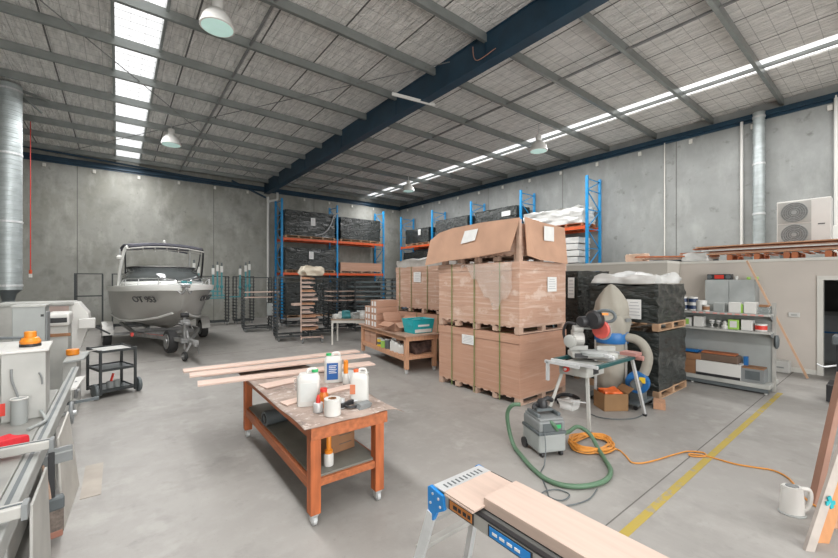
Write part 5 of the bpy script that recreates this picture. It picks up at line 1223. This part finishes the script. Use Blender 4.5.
# ------------------------------------------------------------------ deck storage: timber, pallets, AC unit
gp = 'reddish pallets on the store roof'
for k in range(3):
    t = thing('timber_pallet', 'reddish timber pallet on the store roof, %s of the three' % ('right', 'middle', 'left')[k], 'pallet', (12.3, .15 + k * 1.15 - .3, 2.495), 0, gp)
    pallet_bm(MB(), 1.1, 1.12, .14).build('deck', m_redw, t)
random.seed(12)
for k in range(7):
    y0 = 4.0 + random.uniform(-.9, .1); zz = 2.66 + .032 * k; x = 11.92 + .08 * (k % 3)
    plank('roof_timber', 'long board stored on the store roof, %s in the stack' % ('lowest', 'second lowest', 'third lowest', 'middle', 'third from top', 'second from top', 'topmost')[k], 'board', (x, y0, zz), (x + .05, -1.6, zz + .02), .26, .028, (m_pine, m_paleb, m_redw, m_film if 0 else m_wfilm, m_paleb, m_redw, m_pine)[k], 'boards on the store roof')
for k in range(3):
    plank('roof_timber', 'short timber at the left end of the store roof stack, %s' % ('lower', 'middle', 'upper')[k], 'board', (11.6 - .3 * k, 4.3 + .1 * k, 2.53 + .05 * k), (12.2, 3.0, 2.53 + .05 * k), .2, .04, (m_mdark, m_paleb, m_redw)[k], 'boards on the store roof')
b = lumpy(.5, .5, .2, .05, 120, n=8).build('film_bundle', m_wfilm, smooth=True, loc=(11.9, 3.35, 2.50)); tag(b, 'bundle of white film under the boards on the store roof', 'film')
b = lumpy(.35, .45, .24, .04, 121, n=8).build('pink_bundle', mat('peach_foam', (.70, .50, .38), .7), smooth=True, loc=(11.5, 4.65, 2.505)); tag(b, 'pale peach bundle at the left end of the roof timbers', 'bundle')
ac = thing('air_conditioner', 'white outdoor air conditioner with two round fans on the store roof', 'air conditioner', (13.25, 1.08, 2.495))
MB().box(0, .38, 0, .95, .36, 1.50).build('casing', m_white, ac, bev=.012)
for z in (.65, 1.20):
    MB().box(-.008, 0, .33, .93, z - .265, z + .265).build('fan_panel', m_mwhite, ac)
    MB().disc((-.01, .63, z), (-1, 0, 0), [(.245, 0), (.245, .004)], 36).build('fan_opening', m_grey, ac)
    g_ = MB()
    for rr in (.245, .205, .165, .125, .08): g_.torus((-.022, .63, z), (1, 0, 0), rr, .006, 32, 6)
    for k in range(12):
        a = PI * 2 * k / 12; g_.bar((-.022, .63, z), (-.022, .63 + .245 * math.cos(a), z + .245 * math.sin(a)), .006)
    g_.disc((-.02, .63, z), (-1, 0, 0), [(.05, 0), (.05, .01)], 16)
    g_.build('fan_grille', m_lgrey, ac)
MB().box(-.004, 0, .10, .22, .86, .885).build('logo_plate', m_ink, ac)
MB().box(.02, .10, .05, .1, 0, .36).box(.02, .10, .85, .9, 0, .36).box(.28, .36, .05, .1, 0, .36).box(.28, .36, .85, .9, 0, .36).build('mounting_foot', m_mdark, ac)
tag(MB().tube([(13.6, 2.04, 2.95), (14.2, 2.15, 2.95), (14.9, 2.35, 2.95), (15.2, 2.4, 2.95)], .03).build('refrigerant_pipe', m_grey, smooth=True), 'grey insulated pipe running from the air conditioner to the wall', 'pipe')

# ------------------------------------------------------------------ machines at the left
EX = -.41
sp = thing('panel_saw', 'long grey cast-iron machine table along the left edge of the photo', 'machine', (EX, 0, 0))
MB().box(-1.6, -.08, 2.0, 5.55, .80, .85).build('table_top', m_iron, sp, bev=.006)
MB().box(-.08, .0, 1.9, 6.9, .73, .84).build('side_channel', mat('grey_channel', (.30, .305, .29), .5), sp, bev=.008)
MB().box(-.052, -.032, 1.9, 6.9, .838, .843).build('channel_groove', m_mdark, sp)
MB().box(-1.5, -.16, 2.9, 5.45, .05, .80).build('cabinet', m_mwhite, sp)
MB().box(-.16, -.155, 1.95, 3.3, .1, .76).build('dark_side', m_blk, sp)
MB().box(-1.0, -.14, 1.85, 2.42, .30, .80).build('teal_motor_box', m_teal, sp, bev=.01)
MB().box(-1.0, -.12, 1.9, 2.45, .80, .85).build('motor_box_lid', m_lgrey, sp, bev=.01)
for (y, nm) in ((3.58, 'a'), (2.63, 'b')):
    f_ = MB().box(-1.5, .05, y - .035, y + .035, .87, .925).build('cross_fence', m_alum, sp, bev=.005)
    MB().box(-1.5, .052, y - .006, y + .006, .925, .929).build('fence_slot', m_mdark, f_)
    MB().box(.048, .07, y - .04, y + .04, .86, .93).build('end_cap', m_grey, f_)
for y in (3.0, 5.0): MB().box(-.12, -.06, y, y + .08, 0, .75).build('support_leg', m_mwhite, sp)
b = lumpy(.24, .18, .045, .02, 130, n=10, hf=7, top=.03).build('red_glove', m_red, smooth=True, loc=(-.66, 3.85, .855)); tag(b, 'crumpled red cloth glove on the machine table behind the near fence', 'glove'); b.rotation_euler = (0, 0, R(30))
t = thing('work_glove', 'pale grey and white work glove on the machine table between the two fences', 'glove', (-.62, 3.22, .855), R(40))
rows_ = MB(); rows_.tube([(0, -.06, .02), (0, 0, .028), (0, .04, .022)], .035, n=10)
rows_.build('palm', m_lgrey, t, smooth=True)
for i in range(4): MB().tube([(-.03 + i * .02, .04, .022), (-.038 + i * .026, .08, .02), (-.036 + i * .024, .11 - .01 * abs(i - 1.5), .012)], .011, n=8).build('finger', m_white, t, smooth=True)
MB().tube([(.03, -.02, .02), (.06, .01, .018), (.07, .045, .012)], .012, n=8).build('thumb', m_white, t, smooth=True)
t = thing('tape_dispenser', 'brown and grey hand tool lying beside the work glove', 'tool', (-.60, 3.02, .855), R(-30))
MB().bar((-.07, 0, .015), (.09, 0, .015), .03, .025).build('handle', m_card3, t, bev=.004); MB().box(-.12, -.07, -.02, .02, 0, .06).build('head', m_alu, t, bev=.004)
t = thing('push_stick', 'white pipe fitting standing at the front of the table', 'fitting', (-.62, 2.86, .855)); MB().lathe([(.03, 0), (.03, .10), (.045, .11), (.045, .15)], n=16).build('fitting_body', m_mwhite, t, smooth=True)
# white machine head cabinets
mh = thing('edge_machine', 'white machine cabinet with an orange lever knob on the left table', 'machine', (-.46, 4.50, .85), R(3))
MB().box(-.28, -.02, 0, .52, .0, .555).build('cabinet', m_mwhite, mh, bev=.006)
MB().box(-.30, -.0, -.015, .54, .555, .575).build('cabinet_top', m_white, mh, bev=.004)
MB().box(-.285, -.255, -.004, 0, .06, .16).build('red_strip', m_redp, mh)
MB().tube([(-.22, -.015, .43), (-.215, -.03, .34), (-.19, -.03, .24), (-.17, -.03, .16)], .008).build('cable', m_grey, mh, smooth=True)
MB().tube([(-.06, -.012, .38), (-.045, -.02, .34), (-.04, -.02, .28)], .006).build('lever', m_grey, mh, smooth=True)
MB().cyl((-.13, .24, .575), (-.13, .24, .60), .07, n=20).build('knob_base', m_blk, mh)
MB().disc((-.13, .24, .60), (0, 0, 1), [(.065, 0), (.07, .02), (.055, .05), (.04, .055), (.04, .10), (.035, .105)], 24).build('orange_knob', m_org, mh, smooth=True)
MB().tube([(-.15, .24, .65), (-.32, .26, .66), (-.55, .25, .66)], .012).build('lever_arm', m_mdark, mh, smooth=True)
MB().cyl((-.17, -.08, 0), (-.17, -.08, .20), .05, n=24).build('port_cylinder', m_lgrey, mh, smooth=True)
MB().torus((-.17, -.08, .20), (0, 0, 1), .05, .006).build('cylinder_rim', m_white, mh, smooth=True)
MB().tube([(-.05, -.02, .06), (-.02, -.10, .02), (-.02, -.2, .012), (-.10, -.35, .01)], .012).build('lead', m_lgrey, mh, smooth=True)
# handwheels on the side
hw = thing('hand_wheel_set', 'pair of grey hand wheels on shafts projecting from the machine side', 'hand wheel', (EX - .10, 5.5, .62))
for (y, z, r_) in ((0, -.03, .10), (.55, .09, .085)):
    w1 = MB().torus((.12, y, z), (1, 0, 0), r_, .018, 28, 10).build('hand_wheel', m_grey, hw, smooth=True)
    MB().bar((.12, y - r_, z), (.12, y + r_, z), .02).bar((.12, y, z - r_), (.12, y, z + r_), .02).build('spoke', m_grey, w1)
    MB().cyl((-.1, y, z), (.16, y, z), .022, n=12).build('shaft', m_alu, hw)
MB().bar((0, .2, .02), (.34, .2, .04), .03).build('handle_bar', m_mdark, hw)
# white fender parts and steps
t = thing('infeed_tray', 'white angled tray sticking out from the machine behind the cabinet', 'tray', (-.50, 6.0, .78)); MB().prism([(0, -.35, 0), (.14, -.30, .01), (.18, .35, .01), (0, .35, 0)], (0, 0, .02)).build('tray_top', m_white, t); MB().box(-.02, .10, -.3, .3, -.12, -.001).build('tray_support', m_mwhite, t, bev=.01)
t = thing('infeed_tray', 'grey steel tray with an orange knob further along the machine', 'tray', (-.62, 8.0, .80)); MB().prism([(0, -.5, 0), (.22, -.4, .01), (.26, .4, .01), (0, .45, 0)], (0, 0, .025)).build('tray_top', m_lgrey, t); MB().box(-.02, .14, -.4, .4, -.8, 0).build('tray_support', m_mwhite, t, bev=.01)
MB().cyl((.06, .1, .03), (.06, .1, .12), .08, n=18).build('orange_knob', m_org, t, bev=.01); MB().bar((.06, .1, .06), (.34, .15, .07), .015).build('lever', m_alum, t)
t = thing('control_cabinet', 'grey upright control cabinet behind the white machine cabinet', 'cabinet', (-.87, 6.95, 0)); MB().box(-.18, .12, 0, .4, 0, 1.66).build('cabinet_body', m_lgrey, t, bev=.008); MB().box(-.19, .13, -.01, .41, 1.66, 1.68).build('cabinet_lid', m_mwhite, t); MB().box(.121, .135, .06, .34, 1.0, 1.58).build('side_door', m_grey, t); MB().box(.08, .11, -.006, 0, 1.53, 1.56).build('latch', m_blk, t)
t = thing('white_machine', 'white machine head with dark opening right of the control cabinet', 'machine', (-.80, 8.6, 0)); MB().box(-.2, .15, 0, .6, .0, 1.25).build('column', m_mwhite, t, bev=.01); MB().box(-.13, .17, -.05, .65, 1.25, 1.46).build('head', m_white, t, bev=.04); MB().box(-.08, .14, -.062, -.05, 1.31, 1.39).build('dark_opening', m_blk, t, bev=.01)
MB().cyl((-.14, .0, 1.12), (-.14, -.08, 1.12), .05, n=18).build('dial', m_redp, t); MB().box(-.2, .18, -.02, .02, 1.08, 1.13).build('brown_rail', m_card3, t)
t = thing('hooded_machine', 'long low white hooded machine with a brown top panel at the far left', 'machine', (-1.05, 10.6, 0))
MB().box(-.75, .30, 0, .8, .55, 1.50).build('body', m_mwhite, t, bev=.01); MB().box(-.25, .26, -.02, .7, 1.10, 1.48).build('brown_panel', mat('dusty_brown', (.33, .25, .22), .6), t); MB().box(-.77, .34, -.03, .85, 1.50, 1.56).build('lid', m_mwhite, t, bev=.01)
MB().prism([(.30, 0, 1.54), (.40, 0, 1.54), (.56, 0, 1.30), (.58, 0, 1.10), (.44, 0, .60), (.30, 0, .5)], (0, .8, 0)).build('end_hood', m_white, t, bev=.01)
MB().box(.42, .68, -.28, -.06, 1.02, 1.22).build('control_box', m_white, t, bev=.015)
MB().bar((.66, -.1, 1.04), (.92, -.1, .86), .035).build('lever', m_blk, t)
for x in (-.7, .2): MB().box(x, x + .06, .1, .7, 0, .55).build('leg', m_mwhite, t)
# horizontal machine bodies at the far left edge (aluminium rails)
t = thing('machine_bed', 'white and grey railed machine bed cut off by the left edge of the photo', 'machine', (-1.0, 5.6, 0))
MB().box(-1.6, -.0, 0, .9, .86, 1.20).build('bed', m_mwhite, t, bev=.01)
for i, z in enumerate((.93, 1.02, 1.12)): MB().box(-1.6, .02, -.03, 0, z, z + .035).build('rail', (m_mdark, m_alu, m_mdark)[i], t)
MB().box(-1.6, .06, .1, 1.2, 1.20, 1.25).build('bed_top', m_white, t, bev=.01); MB().box(-.12, .02, -.06, -.03, 1.02, 1.16).build('blue_motor', mat('navy_motor', (.02, .04, .12), .4), t, bev=.01)
MB().box(-1.5, -.02, 0, 1.0, 0.0, .86).build('bed_base', m_lgrey, t)
t = thing('red_tipped_nozzle', 'white nozzle with a red tip on the machine table at the left edge', 'nozzle', (-.82, 4.2, .855)); MB().cyl((-.1, 0, .05), (.06, 0, .06), .035, n=14).build('nozzle_body', m_white, t, smooth=True); MB().cyl((-.02, -.01, .09), (.0, -.02, .12), .03, n=12).build('red_tip', m_redp, t)
b = lumpy(.6, .5, .22, .06, 133, n=10, hf=4).build('film_heap', m_bag, smooth=True, loc=(-2.15, 9.2, 1.12)); tag(b, 'grey plastic film heaped on the machines below the duct', 'plastic film')
t = thing('rear_machine', 'pinkish grey machine base below the plastic film at the far left', 'machine', (-2.2, 9.2, 0)); MB().box(-.5, .5, -.4, .4, 0, 1.12).build('body', mat('pinkish_machine', (.40, .33, .30), .6), t, bev=.02); MB().box(-.5, .5, -.42, -.4, .9, 1.0).build('rail', m_mdark, t)
t = thing('dust_stand', 'black dust collector stand directly below the wide duct', 'stand', (-2.33, 15.0, 0)); MB().box(-.22, .22, -.22, .22, 1.02, 1.40).build('motor', m_blk, t, bev=.03)
for sx in (-1, 1): MB().box(sx * .25 - .03, sx * .25 + .03, -.03, .03, 0, 1.3).build('leg', m_blk, t)
MB().box(-.25, .25, -.05, .05, .6, .68).build('crossbar', m_blk, t)
# leaning panel and broom beside machine
tag(MB().prism([(-.355, 4.15, 0), (-.31, 5.0, 0), (-.39, 5.05, .72), (-.39, 4.25, .72)], (.014, 0, 0)).build('wall_sheet', mat('pale_panel', (.47, .45, .41), .5), bev=.002), 'pale grey sheet leaning against the machine side at the left', 'panel')
tag(MB().prism([(-.375, 2.9, 0), (-.375, 3.66, 0), (-.398, 3.68, .71), (-.398, 3.1, .71)], (.014, 0, 0)).build('wall_sheet', mat('pale_panel_b', (.40, .39, .36), .5), bev=.002), 'narrow grey sheet leaning upright nearer the camera at the machine side', 'panel')
bm_ = thing('hand_brush', 'worn wide brush with a grey bracket hanging on the leaning sheet', 'brush', (-.42, 4.02, .0), R(12))
MB().box(-.10, .14, -.03, -.01, .60, .72).build('grey_plate', m_grey, bm_, bev=.004); MB().box(-.10, .14, -.036, -.03, .675, .685).build('plate_line', m_lgrey, bm_)
MB().box(.0, .035, -.05, -.02, .34, .70).build('handle', m_blk, bm_); MB().tube([(-.03, -.04, .62), (.0, -.05, .45), (.01, -.05, .33)], .008).build('pale_cord', m_paleb, bm_, smooth=True)
MB().box(-.06, .09, -.07, .0, .26, .36).build('ferrule', m_mdark, bm_, bev=.015)
MB().box(-.06, .085, -.065, -.005, .08, .28).build('bristles', mat('worn_bristles', (.16, .13, .11), .9, var=.4, scale=30), bm_, bev=.01); MB().box(-.055, .08, -.068, -.003, .055, .11).build('bristle_tips', mat('reddish_tips', (.30, .14, .10), .9), bm_, bev=.01)
tag(MB().box(-.075, .075, -.40, .40, 0, .004).build('cardboard_sheet', mat('pale_card_sheet', (.38, .34, .295), .8), loc=(-.20, 5.05, .001)), 'pale sheet of card lying flat on the floor beside the machine', 'sheet')
